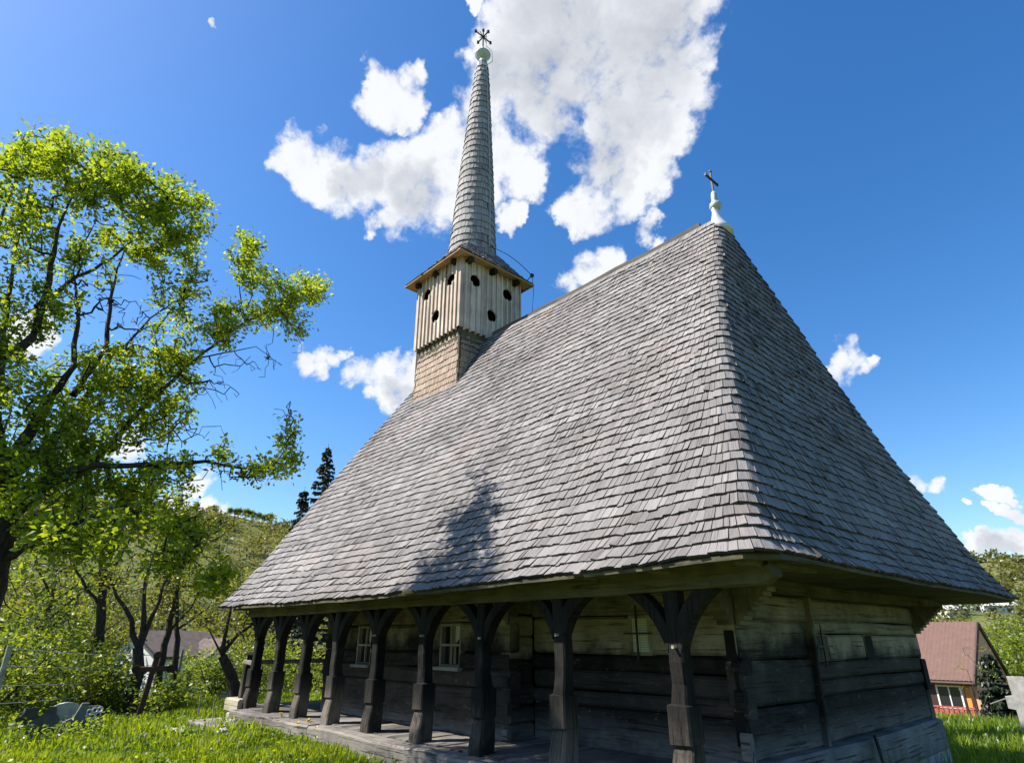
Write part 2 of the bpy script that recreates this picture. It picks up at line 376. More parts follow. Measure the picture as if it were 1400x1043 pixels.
# ================================================================ THE CHURCH
church = empty('wooden_church', (-5.5, 4.5, 0), 'old dark log church with steep grey shingled roof and a tall shingled spire', 'church')
ZE, ZR, YR = 2.393, 9.742, 4.5
def gz(s): d, w_ = .1, .2; return (s-d*(1-math.exp(-s/w_)))/(1-d*(1-math.exp(-1/w_)))
_E = ([0, .087, .25, .336, .43, .53, .654, .92, 1], [1.13, .86, .48, .26, .04, -.18, -.44, -.89, -1.05])
_N = ([0, .13, .23, .38, .58, .72, .85, 1], [9.58, 9.05, 8.72, 7.95, 7.08, 6.38, 5.4, 4.56])
_W = ([0, .14, .4, .62, .84, 1], [-12.3, -12.42, -12.3, -11.95, -11.2, -10.6])
def prm(s):
    return dict(xE=np.interp(s, *_E), xW=np.interp(s, *_W), yS=-.384+(YR-.04+.384)*s, yN=np.interp(s, *_N), z=ZE+(ZR-ZE)*gz(s))
def rdef(P):
    x, y, z = P; s = max(0, min(1, (z-ZE)/(ZR-ZE))); k = max(0, min(1, (x+12.3)/13.4))
    z2 = z-.07*sin(pi*k)*(1-s)**2-.05*sin(pi*k)*s+.010*sin(x*2.3+z*1.1)*sin(z*1.7+y)+.004*sin(x*5.1+y*3)
    return np.array((x, y, z2))
class Course:
    def __init__(c, s, P=prm, rad=.14):
        a = P(max(0, s-.01)); b = P(min(1, s+.01)); ds = min(1, s+.01)-max(0, s-.01)
        c.p = P(s); c.d = {k: (b[k]-a[k])/ds for k in a}
        p = c.p; W_, H_ = p['xE']-p['xW'], p['yN']-p['yS']; r = c.r = min(rad, .42*W_, .42*H_)
        c.seg = [W_-2*r, pi*r/2, H_-2*r, pi*r/2, W_-2*r, pi*r/2, H_-2*r, pi*r/2]; c.L = sum(c.seg)
    def at(c, a):
        a = a % c.L; i = 0
        while a > c.seg[i] and i < 7: a -= c.seg[i]; i += 1
        p, r, d = c.p, c.r, c.d; side = i//2; L = c.seg[i]
        cs = [(p['xE']-r, p['yS']+r, d['xE'], d['yS']), (p['xE']-r, p['yN']-r, d['xE'], d['yN']), (p['xW']+r, p['yN']-r, d['xW'], d['yN']), (p['xW']+r, p['yS']+r, d['xW'], d['yS'])]
        if i % 2 == 0:
            st = [(p['xW']+r, p['yS']), (p['xE'], p['yS']+r), (p['xE']-r, p['yN']), (p['xW'], p['yN']-r)][side]
            t = [(1, 0), (0, 1), (-1, 0), (0, -1)][side]
            pt = (st[0]+t[0]*a, st[1]+t[1]*a)
            base = [(0, d['yS']), (d['xE'], 0), (0, d['yN']), (d['xW'], 0)][side]
            e1 = cs[side]; e0 = cs[side-1]; B = .7
            k1 = max(0, 1-(L-a)/B); k0 = max(0, 1-a/B)
            u = np.array(base, float)
            for k, e in ((k1, e1), (k0, e0)): u = u*(1-k)+np.array((e[2], e[3]))*k
        else:
            e = cs[side]; an = -pi/2+side*pi/2+(a/r if r > 1e-6 else 0)
            pt = (e[0]+r*cos(an), e[1]+r*sin(an)); t = (-sin(an), cos(an)); u = np.array((e[2], e[3]))
        upv = np.array((u[0], u[1], d['z'])); upv /= np.linalg.norm(upv)
        tg = np.array((t[0], t[1], 0.)); n = np.cross(tg, upv); n /= np.linalg.norm(n)
        return np.array((pt[0], pt[1], p['z'])), n, upv
def shingles(m, C, L, wd, expo, df=lambda q: q, th=.030, lift=.038, mi=0, tb=0., keep=None, skew=0):
    a = random.random()*wd; a0 = a; run = random.random()
    ph = random.random()*6; rowt = random.uniform(-.12, .12)
    while a < C.L+a0-wd*.4:
        w_ = wd*random.uniform(.65, 1.35); g = .004
        P0, n0, u0 = C.at(a+g); P1, n1, u1 = C.at(a+w_-g)
        if keep is None or keep(P0):
            if random.random() < .25: run = random.random()
            j = .008*sin(a*1.7+ph)+.006*sin(a*4.1+ph*2)+random.gauss(0, .007)-(random.random() < .03)*random.uniform(.01, .05)
            l0 = lift*random.uniform(.75, 1.3)+(random.random() < .03)*.02; l1 = lift*random.uniform(.8, 1.25)
            A = P0+u0*j; B = P1+u1*(j+random.gauss(0, .003)); Cc = P1+u1*L; D = P0+u0*L
            A, B, Cc, D = df(A), df(B), df(Cc), df(D)
            vs = [A+n0*l0, B+n1*l1, Cc+n1*.008, D+n0*.008, A+n0*(l0-th), B+n1*(l1-th), Cc+n1*-.02, D+n0*-.02]
            ou = random.random()*40; ov = random.random()*40
            uf = [(ou, ov), (ou+w_, ov), (ou+w_, ov+L), (ou, ov+L)]
            m.add(vs, [(0, 1, 2, 3), (4, 5, 1, 0), (4, 0, 3, 7), (1, 5, 6, 2)], [uf, [(ou, ov), (ou+w_, ov), (ou+w_, ov+.03), (ou, ov+.03)], [(ou, ov)]*4, [(ou, ov)]*4],
                  0, mi)
            tv = min(1, max(0, .42*run+.5*random.random()+rowt+tb)); m.t[-4:] = [tv, -1.1, tv-.5, tv-.5]      # dark end grain; butts and sides also darkened to deepen the course shadows
        a += w_
# roof
rm = MB()
ss = np.linspace(0, 1, 400); sp = np.array([(prm(s)['yS'], prm(s)['z']) for s in ss]); cl = np.concatenate([[0], np.cumsum(np.hypot(*np.diff(sp, axis=0).T))])
NC = 48
for i in range(NC):
    s = float(np.interp(i*cl[-1]/NC, cl, ss))
    if s > .975: break
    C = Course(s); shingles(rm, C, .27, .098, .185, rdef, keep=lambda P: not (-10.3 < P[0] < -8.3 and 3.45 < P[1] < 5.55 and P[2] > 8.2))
# solid sheet under the shingles, soffit under the eaves
NS = 26; lp = []
for i in range(NS+1):
    s = i/NS; C = Course(min(s, .999)); r_ = []
    for j in range(96):
        P, n, u = C.at(C.L*j/96); r_.append(rdef(P-n*.012))
    lp.append(r_)
for i in range(NS):
    for j in range(96):
        j2 = (j+1) % 96; rm.add([lp[i][j], lp[i][j2], lp[i+1][j2], lp[i+1][j]], [(0, 1, 2, 3)], None, .5, 1)
C0 = Course(0); inner = []
outer = [rdef(C0.at(C0.L*j/96)[0]-C0.at(C0.L*j/96)[1]*.012) for j in range(96)]
low = [p+np.array((0, 0, -.035)) for p in outer]
cxy = np.array((-5.5, 4.5, 0))
inn = [np.array((p[0]+(cxy[0]-p[0])*.5, p[1]+(cxy[1]-p[1])*.5, 2.47)) for p in outer]
for j in range(96):
    j2 = (j+1) % 96
    rm.add([outer[j], low[j], low[j2], outer[j2]], [(0, 1, 2, 3)], None, .5, 1)
    rm.add([low[j], inn[j], inn[j2], low[j2]], [(0, 1, 2, 3)], None, .5, 1)
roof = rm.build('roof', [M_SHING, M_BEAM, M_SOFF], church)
rb = MB()
rb.sweep([rdef((x, 4.5, 9.80+.012*sin(x*3))) for x in np.linspace(-8.15, -1.48, 16)], [(-.04, -.12), (.04, -.12), (.04, .012), (-.04, .012)])
rb.build('ridge_board', M_RIDGE, roof)
# finial at the east end of the ridge
fc = np.array((-1.08, 4.5, .03))
fm = MB(); fm.lathe([(.29, 9.28), (.235, 9.42), (.165, 9.54), (.11, 9.66), (.085, 9.76), (.07, 9.88), (.085, 9.90)], fc+(-.02, 0, 0), 20)
fm.build('finial_base', M_METAL, church)
fm = MB(); fm.lathe([(.06, 9.88), (.09, 9.91), (.118, 9.96), (.115, 10.02), (.08, 10.07), (.055, 10.09), (.065, 10.12), (.055, 10.30), (.025, 10.36)], fc, 20, ridge=.10); fm.build('finial_ball', M_TIN, church)
fm = MB(); fm.box(fc+(0, 0, 10.61), (.034, .036, .56)); fm.box(fc+(0, 0, 10.68), (.038, .46, .036))
for dy in (-.235, .235): fm.box(fc+(0, dy, 10.68), (.045, .03, .065))
fm.box(fc+(0, 0, 10.90), (.045, .06, .03)); fm.build('finial_cross', M_IRON, church)

# --- log walls
def wall(name, axis, fix, out, a0, a1, zs, openings=(), th=.2, stag=.05):
    m = MB()
    def piece(b0, b1, z0, z1, t, off):
        n = max(2, int((b1-b0)/.35)); pts = []; h = z1-z0-.014
        ph = random.random()*9
        for i in range(n+1):
            q = b0+(b1-b0)*i/n; o = fix-out*(th/2)+out*(off+.012*sin(q*1.9+ph)+.006*sin(q*5+ph)); zc = (z0+z1)/2+.008*sin(q*1.3+ph)
            pts.append((q, o, zc) if axis == 'x' else (o, q, zc))
        m.sweep(pts, rect(th, h, .032), t=t)
    for i in range(len(zs)-1):
        z0, z1 = zs[i], zs[i+1]; t = random.random(); off = random.uniform(-.018, .018)
        e0 = a0-(stag if i % 2 else 0); e1 = a1+(stag if (i % 2) else 0)
        ops = sorted([o for o in openings if o[2] < z1-.02 and o[3] > z0+.02])
        cur = e0
        for (o0, o1, q0, q1) in ops:
            piece(cur, o0, z0, z1, t, off)
            if q0 > z0+.03: piece(o0-.01, o1+.01, z0, q0, t, off-.003)
            if q1 < z1-.03: piece(o0-.01, o1+.01, q1, z1, t, off-.003)
            cur = o1
        piece(cur, e1, z0, z1, t, off)
    return m.build(name, M_LOG, church)
WS = (-1.79, -1.45, 1.51, 2.0)
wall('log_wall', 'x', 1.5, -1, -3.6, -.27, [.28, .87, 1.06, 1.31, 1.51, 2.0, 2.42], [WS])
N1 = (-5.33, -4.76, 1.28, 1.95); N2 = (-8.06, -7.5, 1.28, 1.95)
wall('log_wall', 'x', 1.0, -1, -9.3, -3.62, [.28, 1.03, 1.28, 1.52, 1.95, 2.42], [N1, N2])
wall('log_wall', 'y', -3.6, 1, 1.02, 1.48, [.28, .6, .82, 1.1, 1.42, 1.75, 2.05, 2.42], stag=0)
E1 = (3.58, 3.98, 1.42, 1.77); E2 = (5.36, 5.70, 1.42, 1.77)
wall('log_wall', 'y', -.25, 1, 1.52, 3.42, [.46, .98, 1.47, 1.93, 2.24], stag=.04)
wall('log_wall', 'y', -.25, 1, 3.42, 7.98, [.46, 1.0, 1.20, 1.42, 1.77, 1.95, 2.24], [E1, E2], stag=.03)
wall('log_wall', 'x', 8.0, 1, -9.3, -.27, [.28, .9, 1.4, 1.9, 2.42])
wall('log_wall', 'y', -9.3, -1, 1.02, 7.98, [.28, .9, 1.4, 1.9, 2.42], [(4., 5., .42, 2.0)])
# black sheets added behind the logs to stop light leaking through the gaps
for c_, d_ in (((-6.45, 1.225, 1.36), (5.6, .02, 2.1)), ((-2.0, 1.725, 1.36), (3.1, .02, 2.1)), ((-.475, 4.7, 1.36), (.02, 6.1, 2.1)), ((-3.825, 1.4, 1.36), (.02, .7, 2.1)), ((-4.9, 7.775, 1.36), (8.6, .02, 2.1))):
    m = MB(); m.box(c_, d_); m.build('light_blocker', M_BLACK, church)
# vertical batten on the east wall
m = MB(); m.sweep([(-.235, 3.30, .47), (-.24, 3.35, 1.2), (-.235, 3.41, 1.8), (-.24, 3.46, 2.25)], rect(.06, .16, .015)); m.build('batten', M_LOG, church)
# plates, corner joints
m = MB(); m.sweep([(-.19, y, 2.32+.01*sin(y)) for y in np.linspace(1.0, 9.3, 12)], rect(.26, .17, .02)); m.build('wall_plate', M_BEAM, church)
def stair(n, rise, run, depth):
    p = [(0, n*rise), (0, 0)]
    for i in range(n): p += [(run*(i+1), i*rise), (run*(i+1), (i+1)*rise)]
    return p
def corbel(org, ex, ey, th, n=8, rise=.05, run=.055):
    m = MB(); m.prism(stair(n, rise, run, 0), org, ex, (0, 0, 1), ey, th); return m.build('corbel', M_LOG, church)
corbel((-.235, 1.49, 1.86), (1, 0, 0), (0, 1, 0), .2)
corbel((-.25, 1.49, 1.86), (0, -1, 0), (-1, 0, 0), .2)
corbel((-3.63, 1.0, 1.9), (0, -1, 0), (-1, 0, 0), .2, 7)
corbel((-.25, 8.03, 1.80), (0, 1, 0), (-1, 0, 0), .25, 10, .053, .145)
corbel((-.235, 7.8, 1.80), (1, 0, 0), (0, 1, 0), .2, 9)
for (x, y, z, h) in ((-.235, 1.47, 1.36, .10), (-.235, 1.47, .98, .2), (-.225, 1.46, .46, .3), (-3.585, .98, 1.08, .12), (-3.585, .98, .72, .16), (-3.58, .97, .40, .14)):
    m = MB(); m.sweep([(x-.1, y, z+h/2), (x+.012, y, z+h/2)], rect(.09, h, .02)); m.build('joint_tenon', M_GREY if z < .6 else M_LOG, church)
for (z0, z1) in ((1.46, 1.8), (1.02, 1.36), (.62, .95)):      # dark slots between interlocked logs
    m = MB(); m.box((-.34, 1.495, (z0+z1)/2), (.12, .03, z1-z0)); m.build('joint_slot', M_BLACK, church)
# base timbers
m = MB()
m.sweep([(-.30, y, .24+.015*sin(y)) for y in np.linspace(1.42, 7.62, 14)], lambda s: rect(.46, .46, .04)); 
m.build('sill_timber', M_GREY, church)
m = MB(); m.box((-.30, 4.6, -.02), (.42, 6.2, .3)); m.build('foundation', M_STONE, church)
m = MB(); cur = -10.75
for L in (2.2, 1.35, 3.0, 2.1, 2.45):
    m.sweep([(cur+L*i/6, -.12+random.uniform(-.025, .025), .245+random.uniform(-.012, .012)) for i in range(7)], rect(.34, .28, .03)); cur += L-.02
m.build('sill_timber', M_SILL, church)
m = MB(); m.box((-5.1, .0, .02), (11.2, .22, .24)); m.build('foundation', M_STONE, church)
m = MB(); x = -11.2
while x < .3:
    wd = random.uniform(.18, .3); z = .375+random.uniform(-.008, .008); m.sweep([(x+wd/2, .02+random.uniform(-.05, .03), z), (x+wd/2, .7, z+.004), (x+wd/2, 1.9, z)], rect(wd-.012, .045, .006)); x += wd
m.build('gallery_floor', M_FLOOR, church)
# --- gallery posts with curved braces
PX = [-.02, -1.60, -3.0, -4.33, -5.67, -7.0, -8.24, -9.46, -10.6]
def gallery_post(x1):
    c = (x1-.12, .12); m = MB(); rx, ry = random.uniform(-.02, .02), random.uniform(-.02, .02)
    st = [(.37, .25, 0, -.03), (.55, .245, 0, -.02), (.72, .22, .01, 0), (.78, .20, .012, .01), (.80, .245, 0, 0), (1.12, .245, 0, 0), (1.125, .18, .0, 0), (1.3, .165, rx, ry), (1.5, .17, rx*1.5, 0), (1.7, .165, rx, ry), (2.16, .17, 0, 0)]
    pts = [(c[0]+a, c[1]+b, z) for z, w_, a, b in st]; ws = [q[1] for q in st]; n = len(st)
    m.sweep(pts, lambda s: rect(ws[int(round(s*(n-1)))], ws[int(round(s*(n-1)))], .018), up=(0, 1, 0))
    p = m.build('gallery_post', M_POST, church)
    bz = random.uniform(1.58, 1.72); sx = random.uniform(.40, .50)
    for sg in (-1, 1):
        tt = np.linspace(0, 1, 9); ox = [.075+sx*(.55*t+.45*t**2.4) for t in tt]; oz = [bz+(2.16-bz)*(.75*t+.25*sin(t*pi/2)) for t in tt]; wb = random.uniform(.10, .13)
        poly = list(zip(ox, oz))+[(max(.06, x-wb*.9), min(2.165, z+wb*.75)) for x, z in zip(ox[::-1], oz[::-1])]
        b = MB(); b.prism(poly if sg > 0 else poly[::-1], (c[0], c[1]-.075, 0), (sg, 0, 0), (0, 0, 1), (0, 1, 0), .15, t=.3); b.build('brace', M_POST, p)
    if random.random() < .6:
        b = MB(); b.sweep([(c[0]+.02, c[1]-.13, bz+.05), (c[0]+.02, c[1]+.0, bz+.05)], ring(.018)); b.build('peg', M_LIGHTWOOD, p)
for x in PX: gallery_post(x)
m = MB(); m.sweep([(x, .12+.015*sin(x*1.1), 2.275+.01*sin(x*.9)) for x in np.linspace(-11.3, .86, 18)]+[(.93, .12, 2.285), (.97, .12, 2.30)], lambda s: rect(.24, .235, .03) if s < .93 else rect(.22, .16, .05)); m.build('eave_beam', M_BEAM, church)
for x in np.arange(-11.5, 1., .95):
    m = MB(); m.sweep([(x, -.26, 2.36), (x, 1.2, 2.38)], rect(.12, .10)); m.build('rafter_tail', M_BEAM, church)
m = MB(); m.sweep([(-4.35, -.40, 2.33), (-4.1, -.41, 2.34)], rect(.05, .06)); m.build('eave_chip', M_SOFF, church)
# --- windows
def window(c, wd, ht, axis, out, kind):
    m = MB(); b = .045
    def bx(mm, u, z, du, dz, dep, o, mi=0):
        if axis == 'x': mm.box((c[0]+u, c[1]+out*o, c[2]+z), (du, dep, dz), mi=mi)
        else: mm.box((c[0]+out*o, c[1]+u, c[2]+z), (dep, du, dz), mi=mi)
    for sg in (-1, 1):
        bx(m, sg*(wd/2-b/2), 0, b, ht, .09, -.05); bx(m, 0, sg*(ht/2-b/2), wd-2*b, b, .085, -.05)
    if kind == 'sash':
        bx(m, .02, 0, .03, ht-2*b, .04, -.04); bx(m, 0, .0, wd-2*b, .035, .045, -.035)
        bx(m, 0, -ht/2-.02, wd+.1, .05, .12, .02)
    if axis == 'y':
        m = MB()
        m.sweep([(c[0]-.02, c[1]+a*(wd/2-.008), c[2]+b_*(ht/2-.008)) for a, b_ in ((-1, -1), (1, -1), (1, 1), (-1, 1), (-1, -1))], rect(.016, .05, .002), up=(1, 0, 0))
    f = m.build('window', M_GREY if kind == 'sash' else M_LOG, church)
    g = MB(); bx(g, 0, 0, wd-(b if kind != 'slit' and axis == 'x' else 0), ht-b, .01, -.10 if kind != 'slit' and axis == 'x' else -.002); g.build('pane', M_GLASS if kind != 'slit' and axis == 'x' else M_BLACK, f)
    if kind == 'sash':
        u0, u1 = (.035, wd/2-b); n = 5; top = ht/2-b; poly = [(u0, top), (u0, .06)]
        poly = [(u1, top), (u0, top), (u0, .07)]+[(u0+(u1-u0)*(i+1)/n, .03 if i % 2 == 0 else .10) for i in range(n)]
        k = MB(); k.prism(poly, (c[0], c[1]+.085, c[2]), (1, 0, 0), (0, 0, 1), (0, 1, 0), .006); k.build('curtain', M_CURTAIN, f)
    else:
        k = MB(); lw = wd-.05; nx = max(4, int(lw/.028)); nz = int((ht-.05)/.028)
        for i in range(nx+1): bx(k, -lw/2+lw*i/nx, 0, .014, ht-.05, .008, -.02 if kind != 'slit' and axis == 'x' else 0)
        for i in range(nz+1): bx(k, 0, -(ht-.05)/2+(ht-.05)*i/nz, lw, .014, .007, -.02 if kind != 'slit' and axis == 'x' else 0)
        if kind != 'slit': k.build('lattice', M_LATTICE if kind != 'slit' and axis == 'x' else M_DCABLE, f)
        q = MB(); bx(q, -.02, .03, .022, ht+.18, .02, .03); bx(q, 0, .02, wd+.1, .02, .018, .045); 
        if kind != 'slit': q.build('iron_bar', M_IRON, f)
window((-1.62, 1.5, 1.755), .34, .49, 'x', -1, 'lattice')
window((-5.045, 1.0, 1.62), .57, .66, 'x', -1, 'sash')
window((-7.78, 1.0, 1.605), .56, .69, 'x', -1, 'sash')
window((-.25, 3.78, 1.595), .40, .35, 'y', 1, 'lattice')
window((-.25, 5.53, 1.595), .34, .35, 'y', 1, 'slit')

# --- tower: shingled skirt, boarded belfry, eaves and spire
TX0, TX1, TY0, TY1 = -10.42, -8.22, 3.32, 5.66
def tpar(e=0.):
    return lambda s: dict(xE=TX1+e-.09*s, xW=TX0-e+.09*s, yS=TY0-e+.09*s, yN=TY1+e-.09*s, z=6.9+s*2.95)
m = MB(); TP = tpar(-.02)
for i in range(16):
    C = Course(i*.19/2.95, TP, .03)
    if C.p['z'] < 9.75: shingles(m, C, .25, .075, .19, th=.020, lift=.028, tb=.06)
for (x, y, dx, dy) in ((TX1-.1, 4.5, .06, 2.1), (TX0+.1, 4.5, .06, 2.1), (-9.32, TY0+.1, 2.1, .06), (-9.32, TY1-.1, 2.1, .06)): m.box((x, y, 8.3), (dx, dy, 2.9), mi=1)
m.build('tower_skirt', [M_SKIRT, M_BEAM], church)
# belfry walls: vertical boards and battens with round sound holes
BZ0, BZ1 = 9.60, 11.86
def belfry(name, org, ex, nrm, wid, holes):
    m = MB(); cols = []; u = 0.
    while u < wid-.001:
        bw = min(random.uniform(.125, .165), wid-u); cols.append((u, u+bw, .0+random.uniform(0, .012), random.random())); u += bw
        if u < wid-.03: cols.append((u, u+.042, .045+random.uniform(0, .008), random.random()*.8+.2)); u += .042
    org, ex, nrm = map(lambda q: np.array(q, float), (org, ex, nrm)); ez = np.array((0, 0, 1.))
    uu = []
    for (a, b, d, t) in cols:
        n = max(1, int(round((b-a)/.015)));
        for i in range(n): uu.append((a+(b-a)*i/n, a+(b-a)*(i+1)/n, d, t, i == 0, d > .03, (i+.5)/n))
    nz = 150; zz = np.linspace(BZ0, BZ1, nz+1); prev = 0.
    def inh(a, z):
        for (hu, hz, hr) in holes:
            dx, dz = a-hu, z-hz; an = math.atan2(dz, dx); r = hr
            if dx*dx+dz*dz < r*r: return True
        return False
    for (a, b, d, t, first, bat, fr) in uu:
        ca = (a+b)/2; run0 = None; zlow = BZ0-(.06 if bat else .0)+(.05*abs(fr-.5) if not bat else 0)
        segs = []; start = zlow
        for k in range(nz):
            zc = (zz[k]+zz[k+1])/2
            if inh(ca, zc):
                if start is not None and zz[k] > start: segs.append((start, zz[k]))
                start = None
            elif start is None: start = zz[k]
        if start is not None: segs.append((start, BZ1))
        ov = t*37
        for (q0, q1) in segs:
            p = [org+ex*a+ez*q0+nrm*d, org+ex*b+ez*q0+nrm*d, org+ex*b+ez*q1+nrm*d, org+ex*a+ez*q1+nrm*d]
            bk = [v-nrm*(d+.03) for v in p]
            m.add(p+bk, [(0, 1, 2, 3), (0, 3, 7, 4), (1, 5, 6, 2), (0, 4, 5, 1), (3, 2, 6, 7)],
                  [[(q0+ov, a+ov), (q0+ov, b+ov), (q1+ov, b+ov), (q1+ov, a+ov)]]+[[(ov, ov)]*4]*4, t)
    return m.build(name, M_PLANK, church)
for org, ex, nrm, wid, hl in (((TX0, TY0, 0), (1, 0, 0), (0, -1, 0), TX1-TX0, [(.55, 11.3, .195), (1.72, 11.28, .195), (1.05, 10.35, .195)]),
                          ((TX1, TY0, 0), (0, 1, 0), (1, 0, 0), TY1-TY0, [(.53, 11.25, .19), (1.78, 11.28, .19), (1.15, 10.33, .19)]),
                          ((TX1, TY1, 0), (-1, 0, 0), (0, 1, 0), TX1-TX0, [(.55, 11.3, .195), (1.72, 11.28, .195), (1.05, 10.35, .195)]),
                          ((TX0, TY1, 0), (0, -1, 0), (-1, 0, 0), TY1-TY0, [(.53, 11.25, .19), (1.78, 11.28, .19), (1.15, 10.33, .19)])):
    belfry('belfry_wall', org, ex, nrm, wid, hl)
m = MB(); m.box(((TX0+TX1)/2, (TY0+TY1)/2, 10.7), (TX1-TX0-.5, TY1-TY0-.5, 2.2)); m.build('belfry_dark_box', M_BLACK, church)  # black box added inside, standing in for the unlit interior behind the holes
# belfry eaves
TC = np.array(((TX0+TX1)/2, (TY0+TY1)/2))
def epar(s):
    h = 1.41-.71*s; q = 1.47-.77*s
    return dict(xE=TC[0]+h, xW=TC[0]-h, yS=TC[1]-q, yN=TC[1]+q, z=11.86+1.0*(s**1.25))
m = MB()
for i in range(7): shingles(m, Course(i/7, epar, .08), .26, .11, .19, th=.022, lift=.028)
a_ = [Course(s, epar, .08) for s in (0, .5, .999)]
for i in range(2):
    for j in range(48):
        q = [a_[i].at(a_[i].L*j/48)[0], a_[i].at(a_[i].L*(j+1)/48-1e-6)[0], a_[i+1].at(a_[i+1].L*(j+1)/48-1e-6)[0], a_[i+1].at(a_[i+1].L*j/48)[0]]
        m.add([v-np.array((0, 0, .01)) for v in q], [(0, 1, 2, 3)], None, .5, 1)
for sx, sy in ((1, 0), (-1, 0), (0, 1), (0, -1)):
    t = np.array((-sy, sx)); nrm = np.array((sx, sy)); o_ = 1.40 if sx else 1.46; tt = 1.46 if sx else 1.40
    A = TC+nrm*o_-t*tt; B = TC+nrm*o_+t*tt; Ci = TC+nrm*.9+t*.9; Di = TC+nrm*.9-t*.9
    m.add([(*A, 11.845), (*Di, 11.90), (*Ci, 11.90), (*B, 11.845)], [(0, 1, 2, 3)], [[(0, 0), (0, .6), (3, .6), (3, 0)]], .5, 1)
    m.box((TC[0]+nrm[0]*(o_-.012), TC[1]+nrm[1]*(o_-.012), 11.835), (.03 if sx else 2*tt, .03 if sy else 2*tt, .05), mi=1)
m.build('belfry_roof', [M_SHING, M_SOFF], church)
m = MB()
for sx, sy in ((1, 0), (-1, 0), (0, 1), (0, -1)):
    for k in (-.95, -.05, .85):
        t = np.array((-sy, sx)); p0 = TC+np.array((sx, sy))*(1.05)+t*k; p1 = TC+np.array((sx, sy))*1.31+t*k
        m = MB(); m.sweep([(*p0, 11.75), (*p1, 11.75)], rect(.17, .15, .03)); m.build('belfry_bracket', M_POST, church)
# spire
SPZ = [12.55, 12.9, 14., 15.8, 17.5, 19., 20.2, 21.05]; SPR = [.79, .74, .665, .56, .445, .35, .265, .19]
def sax(z): k = (z-12.6)/8.5; return np.array((-9.25+.28*k, 4.5))
class Ring:
    def __init__(c, z): c.z = z; c.r = float(np.interp(z, SPZ, SPR)); c.dr = (np.interp(z+.1, SPZ, SPR)-np.interp(z-.1, SPZ, SPR))/.2; c.L = 2*pi*c.r
    def at(c, a):
        an = a/c.r; ax = sax(c.z); n = np.array((cos(an), sin(an), 0)); P = np.array((ax[0]+c.r*n[0], ax[1]+c.r*n[1], c.z))
        u = np.array((n[0]*c.dr+.03, n[1]*c.dr, 1.)); u /= np.linalg.norm(u); t = np.array((-n[1], n[0], 0)); nn = np.cross(t, u); return P, nn, u
m = MB(); z = 12.5
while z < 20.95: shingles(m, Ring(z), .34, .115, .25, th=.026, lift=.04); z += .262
vs = []; zs = np.linspace(12.4, 21.05, 18)
for i in range(17):
    r0, r1 = Ring(zs[i]), Ring(zs[i+1])
    for j in range(20): m.add([r0.at(r0.L*j/20)[0], r0.at(r0.L*(j+1)/20)[0], r1.at(r1.L*(j+1)/20)[0], r1.at(r1.L*j/20)[0]], [(0, 1, 2, 3)], None, .3, 1)
spire = m.build('spire', [M_SPIRE, M_BEAM], church)
tx = (*sax(21.1), 0)
m = MB(); m.lathe([(.235, 20.92), (.20, 21.1), (.12, 21.35), (.10, 21.45)], tx); m.build('spire_cap', M_METAL, spire)
m = MB(); m.lathe([(.07, 21.42), (.16, 21.5), (.29, 21.64), (.30, 21.68), (.18, 21.78), (.07, 21.9), (.05, 22.05), (.03, 22.1)], tx, 18); m.build('spire_ball', M_TIN, spire)
m = MB(); c = np.array(tx)
m.sweep([c+(0, 0, 22.0), c+(0, 0, 22.98)], ring(.03)); m.sweep([c+(0, -.36, 22.62), c+(0, .36, 22.62)], ring(.03)); m.sweep([c+(-.3, 0, 22.62), c+(.3, 0, 22.62)], ring(.028))
for d in ((0, .36, 0), (0, -.36, 0), (.3, 0, 0), (-.3, 0, 0), (0, 0, .36)): m.box(c+(0, 0, 22.62)+np.array(d), (.085, .085, .085), rz=.78)
m.sweep([c+(0, -.17, 22.45), c+(0, .17, 22.79)], ring(.016)); m.sweep([c+(0, .17, 22.45), c+(0, -.17, 22.79)], ring(.016))
m.build('spire_cross', M_IRON, spire)
m = MB(); m.sweep([c+(.03, .12, 22.0), c+(.03, .13, 23.05)], ring(.012)); m.build('lightning_rod', M_CABLE, spire)
# lightning conductor down the spire, out over the eaves and down to the ridge
m = MB(); pts = [c+(.05, .13, 22.2), c+(.2, .28, 21.9), c+(.27, .25, 21.3)]
for z in np.linspace(20.9, 12.9, 22):
    a = sax(z); r = np.interp(z, SPZ, SPR)+.05; an = .05+.25*sin(z*.5)*.4; pts.append(np.array((a[0]+r*cos(an), a[1]+r*sin(an), z)))
m.sweep(pts, ring(.013, 5))
for z in (20.6, 18.1, 16.6, 15.6, 13.2):
    a = sax(z); r = np.interp(z, SPZ, SPR)+.06; m.box((a[0]+r, a[1]+.05, z), (.05, .05, .07))
m.build('lightning_conductor', M_CABLE, spire)
m = MB(); p0 = np.array(pts[-1]); e = np.array((TX1+.24, TY1+.26, 12.22)); q = []
for k in np.linspace(0, 1, 14): q.append(p0*(1-k)+e*k+np.array((0, 0, .16*sin(pi*k))))
m.sweep(q, ring(.011, 5)); g_ = e+np.array((.05, .02, -.1))
m.sweep([e, e+(.02, .04, -.6), e+(-.02, .0, -1.3), np.array((TX1+.12, 5.4, 9.9)), np.array((TX1+.1, 5.3, 9.5))], ring(.010, 5))
m.sweep([(TX1+.05, TY1+.1, 11.95), e], ring(.016, 5)); m.box(e, (.09, .09, .10)); m.build('conductor_arm', M_DCABLE, church)

